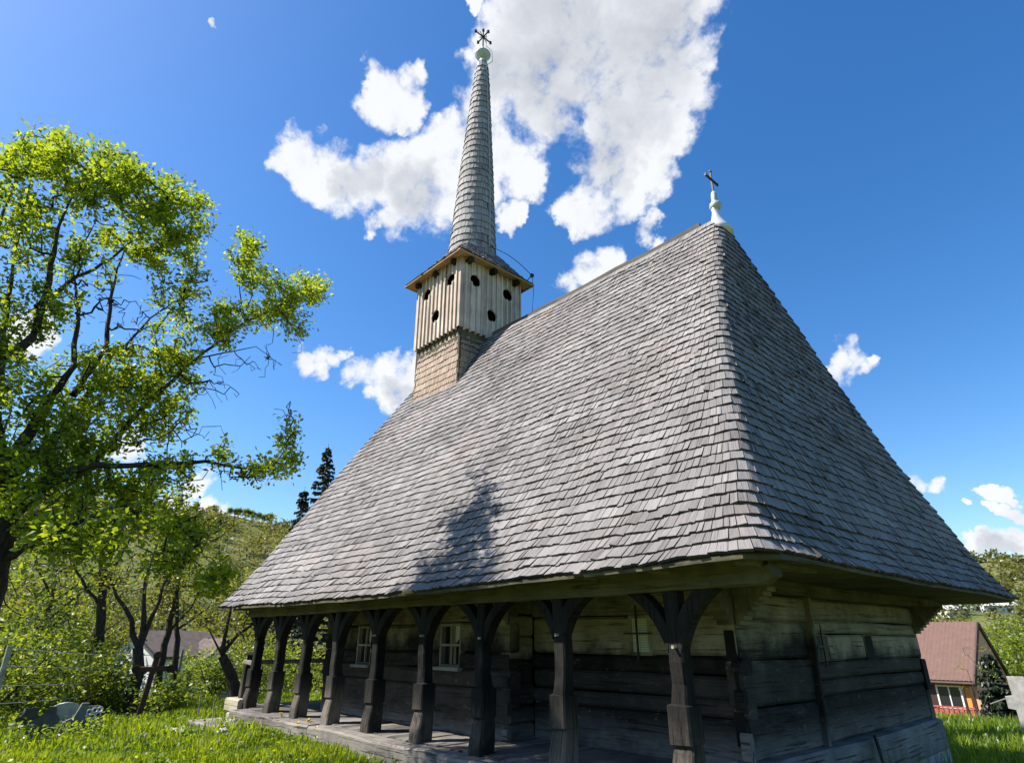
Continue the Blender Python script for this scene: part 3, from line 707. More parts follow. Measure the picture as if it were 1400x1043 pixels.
# --- porch at the west end
m = MB(); m.sweep([(-11.15, .1, .37), (-11.1, .1, 1.2), (-11.02, .1, 1.42)], rect(.15, .15)); m.build('rail_post', M_POST, church)
m = MB(); m.sweep([(-11.25, .1, 1.26), (-10.65, .1, 1.22)], rect(.13, .09)); m.sweep([(-11.2, .15, 1.24), (-11.2, 4.2, 1.24)], rect(.1, .09)); m.build('porch_rail', M_GREY, church)
for y in (2.3, 4.5, 6.7, 8.8):
    m = MB(); m.sweep([(-11.2, y, .3), (-11.2, y, 2.3)], rect(.2, .2)); m.build('porch_post', M_POST, church)
m = MB(); m.sweep([(-11.5, .02, .42), (-10.75, .02, .42)], rect(.3, .26, .03)); m.build('timber_block', M_LIGHTWOOD, church)
m = MB(); m.sweep([(-11.3, .0, .14), (-10.75, .0, .14)], rect(.26, .32, .04)); m.build('corner_stone', M_STONE, church)
m = MB(); m.box((-11.2, 4.5, .2), (.3, 9.2, .3)); m.build('porch_sill', M_GREY, church)
m = MB(); m.box((-10.3, 4.8, .36), (1.9, 6.4, .05)); m.build('porch_floor', M_GREY, church)
# === more ===
# ================================================================ trees
def grow(limbs, targets, step=.22, jit=.05, rtip=.004, rexp=.47, lift=.12, bare=0):
    """limbs: lists of (point, radius); targets attach one by one to the nearest wood already grown"""
    P = []; par = []; rad = []; chains = []
    for pts in limbs:
        ch = []; prev = -1
        for k in range(len(pts)-1):
            (a, ra), (b, rb) = pts[k], pts[k+1]; a = np.array(a, float); b = np.array(b, float); n = max(1, int(np.linalg.norm(b-a)/step))
            for i in range(n if k < len(pts)-2 else n+1):
                f = i/n; q = a*(1-f)+b*f+rng.normal(size=3)*jit*.35*min(1, (ra*.5+rb*.5)*20)*(0 if (i == 0 and k == 0) else 1)
                P.append(q); par.append(prev); rad.append(ra*(1-f)+rb*f); prev = len(P)-1; ch.append(prev)
        chains.append(ch)
    nl = len(P); T = np.array(targets); A = np.array(P)
    d = np.array([np.min(np.linalg.norm(A-t, axis=1)) for t in T]); order = np.argsort(d)
    cap = len(P)+len(T)*30; B = np.zeros((cap, 3)); B[:nl] = A; n = nl; tips = []; cnt = []
    for ti in order:
        t = T[ti]; dd = np.linalg.norm(B[:n]-t, axis=1); j = int(np.argmin(dd)); a = B[j].copy(); L = dd[j]; k = max(2, min(25, int(L/step)+1))
        ch = [j]; mid = rng.normal(size=3)*L*.12+np.array((0, 0, -L*lift))
        for i in range(1, k+1):
            f = i/k; q = a*(1-f)+t*f+mid*sin(pi*f)+(rng.normal(size=3)*jit if i < k else 0)
            B[n] = q; P.append(q); par.append(ch[-1]); rad.append(None); ch.append(n); n += 1
        tips.append((ch[-1], ti < len(T)-bare)); chains.append(ch)
    kids = np.zeros(n)
    for t, _ in tips: kids[t] += 1
    for i in range(n-1, nl-1, -1):
        kids[par[i]] += kids[i]
    R_ = np.array([rad[i] if i < nl else rtip*max(1, kids[i])**rexp for i in range(n)])
    return B[:n], np.array(par), R_, chains, [t for t, q in tips if q], nl
def wood_mesh(name, m_, g, parent, minr=0., sides=5):
    B, par, R_, chains, tips, nl = g; m = MB()
    for ch in chains:
        if len(ch) < 2: continue
        rr = [R_[i] for i in ch]
        if ch[0] < nl and ch[-1] >= nl: rr[0] = min(rr[0], rr[1]*1.3)
        if ch[0] >= nl: rr[0] = min(rr[0], rr[1]*1.4)
        if max(rr) < minr: continue
        k = 9 if rr[0] > .06 else (sides if rr[0] > .012 else 4); n = len(ch)
        m.sweep([B[i] for i in ch], lambda s, rr=rr, k=k, n=n: ring(rr[int(round(s*(n-1)))], k), sm=True, cap=False)
    return m.build(name, m_, parent)
def leaf_mesh(name, m_, g, parent, per, size, spread, tbase=.5, back=3, asp=.5, tvar=.3):
    B, par, R_, chains, tips, nl = g; P = []; tn = []; ou = []
    for t in tips:
        path = [t]; j = t
        for _ in range(back):
            j = par[j]
            if j < nl: break
            path.append(j)
        n = rng.poisson(per); tb = tbase+rng.normal()*tvar*.6
        for _ in range(n):
            f = rng.random()**1.3*(len(path)-1); i = int(f); a = B[path[i]]; b = B[path[min(i+1, len(path)-1)]]
            P.append(a+(b-a)*(f-i)+rng.normal(size=3)*spread); tn.append(tb+rng.normal()*tvar); ou.append(B[path[0]]-B[path[-1]])
    P = np.array(P); ou = np.array(ou); ou /= np.linalg.norm(ou, axis=1)[:, None]+1e-6
    return quads(name, leafquads(P, size, .5, ou*.5, asp), m_, np.array(tn), parent)
def ell(c, r, n):
    v = rng.normal(size=(n, 3)); v /= np.linalg.norm(v, axis=1)[:, None]; return np.array(c)+v*(rng.random(n)**.4)[:, None]*np.array(r)

# --- the big cherry-like tree on the left, its limbs set out one by one
def big_tree():
    K = .845; base = gp(-78, 1010, 11.0*K); base[2] = TZ(base[0], base[1])-.05
    t = empty('spring_tree', base, 'big leaning tree in fresh bright green leaf, largest tree, left of the church', 'tree')
    def L(pts, r0, r1): n = len(pts); r0 *= .72; r1 *= .5; return [(gp(x, y, D*K), r0+(r1-r0)*(i/(n-1))**.7) for i, (x, y, D) in enumerate(pts)]
    limbs = [[(base, .31), (gp(-60, 930, 11.0*K), .26), (gp(-33, 830, 11.0*K), .235), (gp(-14, 730, 11.0*K), .215), (gp(0, 660, 11.1*K), .19), (gp(10, 620, 11.2*K), .19)],
      L([(4,660,11.1),(-10,560,11.2),(0,490,11.3),(45,462,11.3),(62,400,11.3),(74,345,11.2),(80,310,11.2),(104,258,11.1)], .15, .02),
      L([(-10,560,11.2),(-25,430,11.4),(-10,330,11.6),(20,250,11.8)], .11, .02),
      L([(0,490,11.3),(12,400,11.5),(20,350,11.7),(45,230,12.)], .07, .012),
      L([(8,640,11.2),(60,560,11.5),(100,500,11.6),(108,420,11.8),(100,370,11.9)], .12, .02),
      L([(50,420,11.3),(95,385,11.6),(150,355,11.9),(180,330,12.),(205,288,12.)], .06, .014),
      L([(100,540,11.6),(146,472,12.),(151,410,12.2),(160,368,12.3),(175,330,12.4)], .075, .016),
      L([(146,480,12.),(172,472,12.1),(205,435,12.2),(262,398,12.3)], .05, .012),
      L([(6,660,11.1),(75,600,11.5),(115,545,11.7),(150,500,11.9)], .11, .05),
      L([(20,700,11.),(75,655,11.3),(112,640,11.5),(150,610,11.7),(178,574,11.9),(225,530,12.),(268,490,12.1),(335,440,12.2),(395,412,12.3),(440,398,12.4)], .115, .012),
      L([(335,440,12.2),(328,400,12.3),(325,340,12.4)], .025, .01),
      L([(268,490,12.1),(320,480,12.1),(350,474,12.1),(385,500,12.1)], .022, .006),
      L([(15,690,11.),(80,645,10.6),(130,637,10.4),(220,635,10.4),(280,631,10.5),(330,640,10.6),(372,640,10.7),(402,598,10.8)], .085, .010),
      L([(0,765,11.),(60,738,10.2),(105,715,10.),(170,690,9.9),(235,735,9.9),(290,790,9.9)], .075, .008),
      L([(8,740,11.),(60,690,12.2),(140,660,12.8),(210,650,13.)], .09, .02),
      L([(-20,800,11.),(-120,690,11.6),(-200,560,12.2)], .14, .03), L([(-10,600,11.2),(-100,430,12.5),(-120,260,13.)], .13, .02)]
    lobes = [(60,208,45,35,30,11.4),(120,228,55,35,34,11.3),(165,240,35,32,24,11.6),(205,262,50,38,44,12.),(255,300,38,40,40,12.),(15,235,40,40,30,11.8),(25,300,45,40,24,11.6),
      (120,275,60,28,26,11.4),(185,320,55,30,30,12.1),(235,350,48,34,32,12.3),(130,350,40,34,12,11.8),(60,350,50,40,12,11.5),(25,430,50,50,24,11.5),(80,430,40,40,12,11.7),(18,520,50,50,30,11.3),
      (60,600,80,45,50,11.3),(130,520,70,40,40,11.7),(180,500,60,36,36,11.9),(235,510,45,40,34,12.),(205,570,60,36,36,11.9),(125,590,80,40,44,11.4),(250,400,40,30,14,12.3),
      (335,350,26,32,26,12.4),(372,402,42,34,38,12.3),(425,395,28,24,24,12.4),(325,432,42,26,22,12.2),(395,438,32,22,16,12.3),(300,450,32,24,14,12.1),(240,455,40,25,14,12.1),
      (392,600,14,28,9,10.8),(372,640,22,13,8,10.7),(345,646,20,12,5,10.6),(395,635,12,14,5,10.7),(305,625,20,14,6,10.5),(240,640,35,20,12,10.4),
      (60,690,70,36,36,10.6),(150,665,80,36,40,11.5),(215,680,55,30,30,12.),(260,735,42,26,18,9.9),(292,788,24,18,12,9.9),(100,735,70,30,30,10.1),(170,720,60,30,24,9.9),(225,765,35,18,9,9.9),(40,640,60,30,26,11.),
      (-100,300,80,90,60,12.6),(-150,500,90,110,60,12.),(-60,420,50,80,30,11.8)]
    tg = []
    for (x, y, rx, ry, n, D) in lobes:
        for _ in range(int(n*1.3)):
            while True:
                a, b = rng.uniform(-1, 1, 2)
                if a*a+b*b < 1: break
            tg.append(gp(x+a*rx, y+b*ry, D*K+rng.normal()*.5))
    nb = 0
    for (x, y, rx, ry, n, D) in ((130, 400, 70, 60, 60, 11.8), (40, 360, 50, 70, 26, 11.6), (255, 430, 50, 40, 26, 12.1), (290, 530, 40, 40, 26, 12.), (350, 490, 45, 25, 22, 12.1), (180, 430, 50, 50, 36, 12.), (330, 650, 60, 20, 22, 10.6), (290, 720, 40, 30, 14, 10), (240, 600, 60, 50, 26, 11.5), (392, 570, 15, 30, 8, 10.8)):
        for _ in range(n): a, b = rng.normal(size=2)*.5; tg.append(gp(x+a*rx, y+b*ry, D*K+rng.normal()*.4)); nb += 1
    g = grow(limbs, tg, .16, .035, .0042, .5, .10, nb)
    wood_mesh('trunk', M_BARK, g, t); leaf_mesh('crown', M_LEAF, g, t, 32, .08, .07, .5, 4, .55, .26)
big_tree()

def tree_at(name, label, base, limbs, crown, leafm, barkm, per, size, spread, cat='tree', group=None, rt=.006, step=.3, jit=.07, tb=.5, asp=.6):
    t = empty(name, base, label, cat, group); g = grow(limbs, crown, step, jit, rt, .48, .08)
    wood_mesh('trunk', barkm, g, t)
    if per: leaf_mesh('crown', leafm, g, t, per, size, spread, tb, 3, asp)
    return t
def lb(pts, r0, r1):
    n = len(pts); q = [(gp(*p), r0+(r1-r0)*(i/(n-1))) for i, p in enumerate(pts)]
    b = q[0][0].copy(); b[2] = min(b[2], TZ(b[0], b[1])-.1); return [(b, r0*1.2)]+q
def crown_px(lobes, dd=1.2):
    o = []
    for (x, y, rx, ry, n, D) in lobes:
        for _ in range(n):
            a = rng.normal(size=2)*.5; o.append(gp(x+a[0]*rx, y+a[1]*ry, D+rng.normal()*dd))
    return o
D = 22
l = [lb([(133,950,D),(136,880,D),(140,800,D),(138,740,D),(150,690,D)], .17, .04), lb([(140,800,D),(170,750,D),(190,715,D)], .06, .02)[1:], lb([(137,830,D),(105,780,D),(90,740,D)], .05, .02)[1:]]
tree_at('bare_tree', 'straight dark trunk tree with sparse leaf behind the slanted gravestones', l[0][0][0], l, crown_px([(140,740,70,50,60,D),(185,720,50,30,30,D),(90,750,50,40,40,D)]), M_LEAF2, M_BARK, 13, .11, .16)
D = 19.5
l = [lb([(176,972,D),(186,920,D),(190,885,D)], .16, .12), lb([(190,885,D),(178,850,D),(160,815,D),(150,790,D)], .08, .02)[1:], lb([(190,885,D),(196,840,D),(200,790,D),(215,740,D)], .08, .02)[1:], lb([(191,885,D),(210,845,D),(222,800,D),(250,760,D)], .07, .02)[1:]]
tree_at('forked_tree', 'small tree forking into three dark stems beside the wooden cross', l[0][0][0], l, crown_px([(160,790,45,40,42,D),(205,760,45,45,42,D),(250,765,40,35,36,D)]), M_LEAF2, M_BARK, 10, .10, .15)
D = 23
l = [lb([(206,970,D),(222,900,D),(238,830,D),(245,780,D),(262,730,D)], .13, .03), lb([(230,865,D),(262,830,D),(280,790,D)], .05, .015)[1:]]
tree_at('leaning_tree', 'slim dark tree leaning right in front of the white house', l[0][0][0], l, crown_px([(250,770,40,50,60,D),(280,790,35,35,36,D),(225,800,30,40,24,D)]), M_LEAF2, M_BARK, 11, .11, .17)
D = 24
l = [lb([(236,945,D),(241,890,D),(243,830,D),(240,780,D)], .12, .03), lb([(242,860,D),(285,830,D),(300,800,D)], .035, .01)[1:]]
tree_at('slim_tree', 'slim upright tree just right of the leaning one', l[0][0][0], l, crown_px([(235,800,35,45,36,D),(290,815,30,30,30,D)]), M_LEAF2, M_BARK, 12, .11, .17)
D = 19
l = [lb([(322,955,D),(314,920,D),(303,895,D)], .16, .11), lb([(303,895,D),(312,855,D),(318,820,D)], .065, .02)[1:], lb([(303,895,D),(325,868,D),(350,850,D),(380,835,D)], .06, .02)[1:], lb([(304,897,D),(290,870,D),(280,850,D)], .03, .01)[1:]]
tree_at('gnarled_tree', 'low gnarled tree with twisted bare stems beside the porch', l[0][0][0], l, crown_px([(318,810,22,22,26,D),(345,840,20,16,18,D),(285,845,22,18,20,D),(330,870,16,14,10,D)], .6), M_LEAF2, M_BARK, 12, .10, .14)
# tall broadleaf trees closing the view on the left and behind the church's west end
for (x, y, D, h, cw, lab, lm, tbv) in ((30, 930, 30, 6.5, 2.6, 'broad green tree behind the concrete pole', M_LEAF3, .5),
      (352, 930, 40, 5.2, 2.2, 'loose green tree seen past the eave corner at the porch end', M_LEAF2, .45), (-120, 940, 24, 10, 3.6, 'spreading green tree at the far left edge', M_LEAF3, .5), (108, 930, 36, 5.5, 2.2, 'olive green tree behind the straight bare trunk', M_LEAF2, .35)):
    b = gp(x, y, D); b[2] = TZ(b[0], b[1])-.1; V3 = lambda dx, dy, z: b+np.array((dx, dy, z))
    l = [[(b, .16), (V3(.1, .1, h*.35), .12), (V3(-.1, .2, h*.65), .07), (V3(0, 0, h*.9), .02)]]
    for q in range(5):
        a = rng.uniform(0, 6.28); l.append([(V3(0, .1, h*(.3+.08*q)), .06), (V3(cw*.7*cos(a), cw*.7*sin(a), h*(.5+.08*q)), .02)])
    tree_at('leafy_tree', lab, b, l, np.concatenate([ell(b+(0, 0, h*.6), (cw, cw, h*.38), 150), ell(b+(rng.uniform(-1, 1), rng.uniform(-1, 1), h*.35), (cw*1.1, cw*1.1, h*.2), 60)]), lm, M_BARKG, 20, .17, .26, tb=tbv, step=.5, jit=.1, rt=.008)
# shrubs
SH = [(250, 945, 29, 2.3, 1.0, 'thin shrub half hiding the white wall of the old house'), (285, 945, 31, 2.9, 1.1, 'taller shrub before the front gable of the white house'), (30, 965, 20, 2.4, 1.7, 'bright shrub at the foot of the concrete pole'), (75, 935, 22, 2.6, 2.0, 'tall bright shrub directly behind the gravestones'), (115, 945, 19.5, 1.7, 1.2, 'yellow green shrub over the wreathed gravestone'), (150, 960, 20.5, 1.3, .9, 'low shrub between straight trunk and wooden cross'),
      (225, 955, 18.5, .9, .6, 'small bright shrub right of the wooden cross'), (300, 935, 24, 1.6, 1.1, 'shrub behind the small stone cross near the porch'), (345, 930, 26, 2.4, 1.6, 'shrub seen through the open porch'), (395, 925, 28, 2.6, 1.8, 'shrub behind the gallery posts'),
      (-30, 955, 18, 2.6, 1.8, 'dense shrub at the left edge in the tree shade')]
for (x, y, D, h, r, lab) in SH:
    h *= .8
    b = gp(x, y, D); b[2] = TZ(b[0], b[1])-.05; V3 = lambda dx, dy, z: b+np.array((dx, dy, z))
    l = []
    for q in range(5):
        a = rng.uniform(0, 6.28); l.append([(b, .03), (V3(r*.45*cos(a), r*.45*sin(a), h*.5), .015), (V3(r*.6*cos(a), r*.6*sin(a), h*.8), .006)])
    tree_at('shrub', lab, b, l, ell(b+(0, 0, h*.5), (r, r, h*.52), int(55+40*r)), M_LEAF3 if 'brown' not in lab else M_LEAF2, M_BARK, 22, .11, .15, 'shrub', 'shrubs behind the churchyard', .004, .3, .05, rng.uniform(.3, .75))
# spruces
def spruce(name, label, b, h, r, tilt=0., n=30, seed=3):
    rg = random.Random(seed); b = np.array(b); t = empty(name, b, label, 'tree'); m = MB()
    m.sweep([b, b+(0, 0, h*.5), b+(0, 0, h)], lambda s: ring(.02*h*(1-s)+.012, 7), sm=True); Q = []; nr = []
    z = h*.12
    while z < h*.985:
        k = (1-z/h)**.85; a0 = rg.random()*6
        for q in range(rg.choice((3, 4, 4, 5))):
            a = a0+q*1.2+rg.uniform(-.25, .25); L = r*k*rg.uniform(.65, 1.12)+.12; dr = np.array((cos(a), sin(a), 0)); sg = max(4, int(L/.11)); p = b+(0, 0, z+rg.uniform(-.2, .2)); br = [p]
            for i in range(1, sg+1):
                f = i/sg; c = p+dr*L*f+np.array((0, 0, L*(-.35*f+.22*f*f))); br.append(c)
                sd = np.array((-dr[1], dr[0], 0)); wd = .05+.20*(1-f)*min(1, L)+.06
                for s_ in (-1, 1):
                    for e in range(3):
                        o = c+dr*rg.uniform(-.06, .06); tip = o+sd*s_*wd*rg.uniform(.5, 1.2)+dr*rg.uniform(.02, .14)+np.array((0, 0, -rg.uniform(.05, .28)*(1+.5*wd)))
                        u = (tip-o); nn = np.array((rg.gauss(0, 1), rg.gauss(0, 1), rg.gauss(0, .6))); sw = np.cross(u, nn); sw /= np.linalg.norm(sw)+1e-6; sw *= .075
                        Q.append([o, o+u*.5+sw, tip, o+u*.5-sw]); nr.append(rg.random())
            m.sweep(br, ring(.012, 4), cap=False)
        z += max(.13, h*.014)*rg.uniform(.6, 1.4)
    m.build('trunk', M_BARK, t); quads('crown', np.array(Q), M_NEEDLE, np.array(nr), t)
b = gp(438, 700, 46); b[2] = TZ(b[0], b[1]); tp = gp(447, 606, 46); spruce('spruce', 'taller dark spruce rising over the west end of the roof', b, tp[2]-b[2], 2.6, seed=5)
b = gp(410, 720, 50); b[2] = TZ(b[0], b[1]); tp = gp(407, 664, 50); spruce('spruce', 'lower dark spruce left of the taller one by the roof edge', b, tp[2]-b[2], 2.4, seed=9)

# --- trees along the hill crest: one built, the rest copies
def crest_tree():
    b = np.array((0., 0, 0)); t = empty('crest_tree', b, 'x', 'tree', 'trees along the hill crest')
    m = MB(); m.sweep([(0, 0, -.5), (.05, 0, 1.2), (0, .1, 3.2)], lambda s: ring(.16-.1*s, 6)); 
    for a in (0, 2.1, 4.2): m.sweep([(0, 0, 1.3), (1.0*cos(a), 1.0*sin(a), 2.6)], ring(.05, 5))
    m.build('trunk', M_BARK, t); P = np.concatenate([ell((rng.uniform(-.8, .8), rng.uniform(-.8, .8), 2.5+rng.uniform(-.8, 1.1)), (.8, .8, .75), 90) for _ in range(9)])
    quads('crown', leafquads(P, .42, .6, None, .7), M_LEAF3, .55+.25*rng.normal(size=len(P)), t); return t
CT = [(322, 705, .8, 'lowest scrubby tree starting the row on the hill crest'), (313, 708, .75, 'small crest tree left of the row'), (327, 700, .9, 'third crest tree on the left hill, slightly taller than its neighbours'), (337, 702, 1.0, 'crest tree at the middle of the hilltop row'), (345, 700, .95, 'crest tree just right of the middle of the row'), (354, 703, .9, 'crest tree fourth from the right end of the hill row'), (363, 702, .85, 'crest tree left of the last round one'), (370, 703, 1.05, 'round crest tree ending the row towards the spruces'),
      (290, 710, .7, 'low bushy crest tree where the ridge dips'), (240, 708, 1.1, 'crest tree behind the big tree twigs'), (265, 710, .8, 'small crest tree between twigs of the big tree')]
proto = crest_tree()
for i, (x, y, s_, lab) in enumerate(CT):
    if i == 0: o = proto
    else:
        o = proto.copy(); COL.objects.link(o)
        for ch in proto.children: c = ch.copy(); COL.objects.link(c); c.parent = o
    b = gp(x, y, 205); o.location = (b[0], b[1], TZ(b[0], b[1])-.3); o.rotation_euler = (0, 0, rng.uniform(0, 6.28)); o.scale = (s_*.92,)*3; o['label'] = lab
# --- woods and scrub on the slopes: one mass nobody could count
def woods():
    Pq = []; T = []; S = []
    def clump(x, y, r, h, n, tb, sz):
        z = TZ(x, y); P = ell((x, y, z+h*.5), (r, r, h*.55), n); Pq.append(P); T.append(np.full(n, tb)+rng.normal(size=n)*.18); S.append(np.full(n, sz))
    for _ in range(2000):
        a = rng.uniform(-.78, .02) if rng.random() < .58 else rng.uniform(.42, .85)
        left = a < .3; Dm = rng.uniform(38, 200) if left else rng.uniform(62, 420)
        hd = -FW*[1, 1, 0]; d2 = np.array((-cos(YAW), sin(YAW)))*cos(a)+RT[:2]*sin(a); x, y = CAM[0]+d2[0]*Dm, CAM[1]+d2[1]*Dm
        if left and Dm > 110 and sin(x*.045+1.3)*sin(y*.06+.4) > .55: continue
        if left and -.52 < a < -.30 and Dm < 62: continue
        if not left and Dm < 100 and a < .58: continue
        k = min(1.6, .7+Dm/170); r = rng.uniform(1.1, 2.6)*k; h = rng.uniform(1.6, 4.6)*k if rng.random() < .75 else rng.uniform(4, 7)
        if Dm > 170 and left: h *= .55
        clump(x, y, r, h, int(110 if Dm < 120 else 80), rng.uniform(.1, .8), .22+Dm*.0032)
    P = np.concatenate(Pq); o = quads('hill_woods', leafquads(P, np.concatenate(S), .7, None, .7), M_WOODS, np.concatenate(T)); tag(o, 'mixed spring woods and scrub covering the far hillsides', 'woods', kind='stuff')
woods()

# ================================================================ grass and flowers
def grass():
    P = []; 
    def sector(a0, a1, d0, d1, n):
        a = rng.uniform(a0, a1, n); d = d0+(d1-d0)*rng.random(n)**.75; c = np.array((-cos(YAW), sin(YAW)))
        xy = CAM[:2]+d[:, None]*(np.cos(a)[:, None]*c+np.sin(a)[:, None]*RT[:2]); return xy
    xy = np.concatenate([sector(-.80, -.05, 6.5, 13, 72000), sector(-.82, -.2, 12, 27, 58000), sector(.40, .85, 5, 14, 50000), sector(.42, .85, 13, 34, 30000), sector(-1.2, 1.2, 2, 8, 16000)])
    x, y = xy.T; ok = ~((x > -11.45) & (x < .02) & (y > -.28) & (y < 8.3)); cl = np.sin(x*2.1+np.sin(y*1.3)*2)*np.sin(y*2.6+np.cos(x*1.9)*2)
    xy = xy[ok]; cl = cl[ok]; n = len(xy); z = tz(xy[:, 0], xy[:, 1]); B = np.column_stack([xy, z-.01]); dist = np.hypot(*(xy-CAM[:2]).T)
    right = (xy-CAM[:2])@RT[:2] > 0
    h = rng.uniform(.07, .19, n)*(1+.45*cl)*np.where(right, 1.15, 1.); wd = .005+.00085*dist
    a = rng.uniform(0, 6.28, n); b = rng.uniform(0, 6.28, n); le = rng.uniform(.1, .75, n)
    sd = np.column_stack([np.cos(a), np.sin(a), 0*a])*wd[:, None]; ln = np.column_stack([np.cos(b)*le, np.sin(b)*le, np.ones(n)])*h[:, None]
    V = np.stack([B-sd, B+sd, B+ln*.62+sd*.8, B+ln], 1)
    o = quads('grass', V, M_GRASS, .45+.22*cl+.2*rng.normal(size=n)); tag(o, 'long bright green grass and clover around the church', 'grass', kind='stuff')
    # broad leaved weeds among the grass
    k = rng.choice(n, 24000); W_ = B[k]+np.column_stack([rng.normal(size=(24000, 2))*.05, rng.uniform(.03, .17, 24000)])
    o = quads('weeds', leafquads(W_, .07, .5, None, .6), M_GRASS, .38+.22*rng.normal(size=24000)+.15*cl[k]); tag(o, 'low broad leaved weeds among the grass', 'weeds', kind='stuff')
    # rank weeds round the gravestones
    P = np.array([gp(rng.uniform(5, 145), 1000, rng.uniform(14.2, 17.6)) for _ in range(2600)]); P[:, 2] = tz(P[:, 0], P[:, 1])+rng.random(2600)**2*.32
    o = quads('weeds', leafquads(P, .085, .5, None, .45), M_GRASS, .4+.25*rng.normal(size=2600)); tag(o, 'rank weeds growing between the slanted gravestones', 'weeds', kind='stuff')
    # tall stalks by the east foundation
    m = []; 
    for q in range(170):
        y = rng.uniform(2.6, 8.6); x = .03+rng.uniform(0, .5); z0 = TZ(x, y); hh = rng.uniform(.25, .62); le = rng.normal(size=2)*.12; a = rng.uniform(0, 3.14); s_ = np.array((cos(a), sin(a), 0))*.005; p = np.array((x, y, z0)); t = p+np.array((le[0], le[1], hh))
        m.append([p-s_, p+s_, (p+t)/2+s_, t])
    o = quads('tall_grass', np.array(m), M_GRASS, rng.random(len(m))*.6); tag(o, 'thin tall grass stalks along the east foundation', 'grass', kind='stuff')
grass()
# ================================================================ churchyard
def drop(x, y, d0=4, d1=450):
    """where the line of sight through the picture point meets the ground"""
    for D in np.linspace(d0, d1, 4000):
        p = gp(x, y, D)
        if p[2] <= TZ(p[0], p[1]): return p
    return gp(x, y, d1)
CAMR = math.atan2(RT[1], RT[0])
def flat(b, lean=0.):
    """frame of an upright slab at b facing the camera: across, thickness, up"""
    r = np.array(b)-CAM; r[2] = 0; r /= np.linalg.norm(r); a = np.array((r[1], -r[0], 0)); u = np.array((0, 0, 1.))+a*lean; u /= np.linalg.norm(u); return a, r, u
def slab(name, label, x, y, D, poly, th, m_, lean=0., turn=0., cat='gravestone', group=None, extra=None):
    b = gp(x, y, D); b[2] = TZ(b[0], b[1])-.06; a, r, u = flat(b, lean)
    M = np.array(Matrix.Rotation(turn, 3, 'Z')); a = M@a; r = M@r
    poly = [(p*.86, q*.9) for p, q in poly]; m = MB(); m.prism(poly, b, a, u, r, th); t = empty(name, b, label, cat, group); m.build('slab', m_, t)
    if extra: extra(t, b, a, r, u)
    return t
arch = lambda w_, h, k=9: [(-w_, 0), (w_, 0)]+[(w_*cos(t), h-w_*.7+w_*.7*sin(t)) for t in np.linspace(0, pi, k)]
shoulder = lambda w_, h: [(-w_, 0), (w_, 0), (w_, h*.72), (w_*.55, h*.76), (w_*.5, h), (-w_*.5, h), (-w_*.55, h*.76), (-w_, h*.72)]
G = 'slanted gravestones on the left'
slab('gravestone', 'dark shouldered gravestone at the left end of the row', 33, 995, 16.2, shoulder(.26, .62), .1, M_DSTONE, .10, .3, group=G)
def trim(t, b, a, r, u):
    m = MB(); m.prism([(-.2, .28), (-.12, .30), (-.03, .12), (-.1, .08)], b-r*.004, a, u, r, .003); m.build('inscription_plate', M_BSTONE, t)
slab('gravestone', 'dark pointed slab standing in front of its shouldered neighbour', 50, 1006, 15.2, [(-.26, 0), (.24, 0), (.25, .5), (.16, .58), (.10, .72), (-.02, .72), (-.10, .56), (-.26, .44)], .09, M_DSTONE, .14, -.2, group=G)
slab('gravestone', 'rounded pale mossy gravestone between the dark ones', 82, 992, 16.6, arch(.36, .66), .12, M_GSTONE, .08, .35, group=G)
slab('gravestone', 'blue grey slab with a light streak, leaning in front of the mossy one', 95, 1002, 15.4, [(-.24, 0), (.24, 0), (.24, .34), (.13, .46), (.10, .74), (-.03, .74), (-.08, .48), (-.24, .40)], .09, M_BSTONE, .18, .1, group=G)
def wreath(t, b, a, r, u):
    rg = random.Random(4)
    for (du, dz) in ((-.16, .36), (-.07, .40), (.02, .43), (.11, .44), (-.1, .28), (0., .32), (.1, .34), (-.02, .22), (-.19, .27)):
        c = b-r*.05+a*du+u*dz; m = MB(); pts = [c+(a*cos(q)+u*sin(q))*.045 for q in np.linspace(0, 2*pi, 13)]; m.sweep(pts, ring(.014, 5), up=tuple(r), cap=False); m.build('wreath_ring', M_WHITE, t)
slab('gravestone', 'dark gravestone hung with a wreath of small white rings', 122, 985, 16.4, shoulder(.27, .56), .1, M_DSTONE, .06, .2, group=G, extra=wreath)
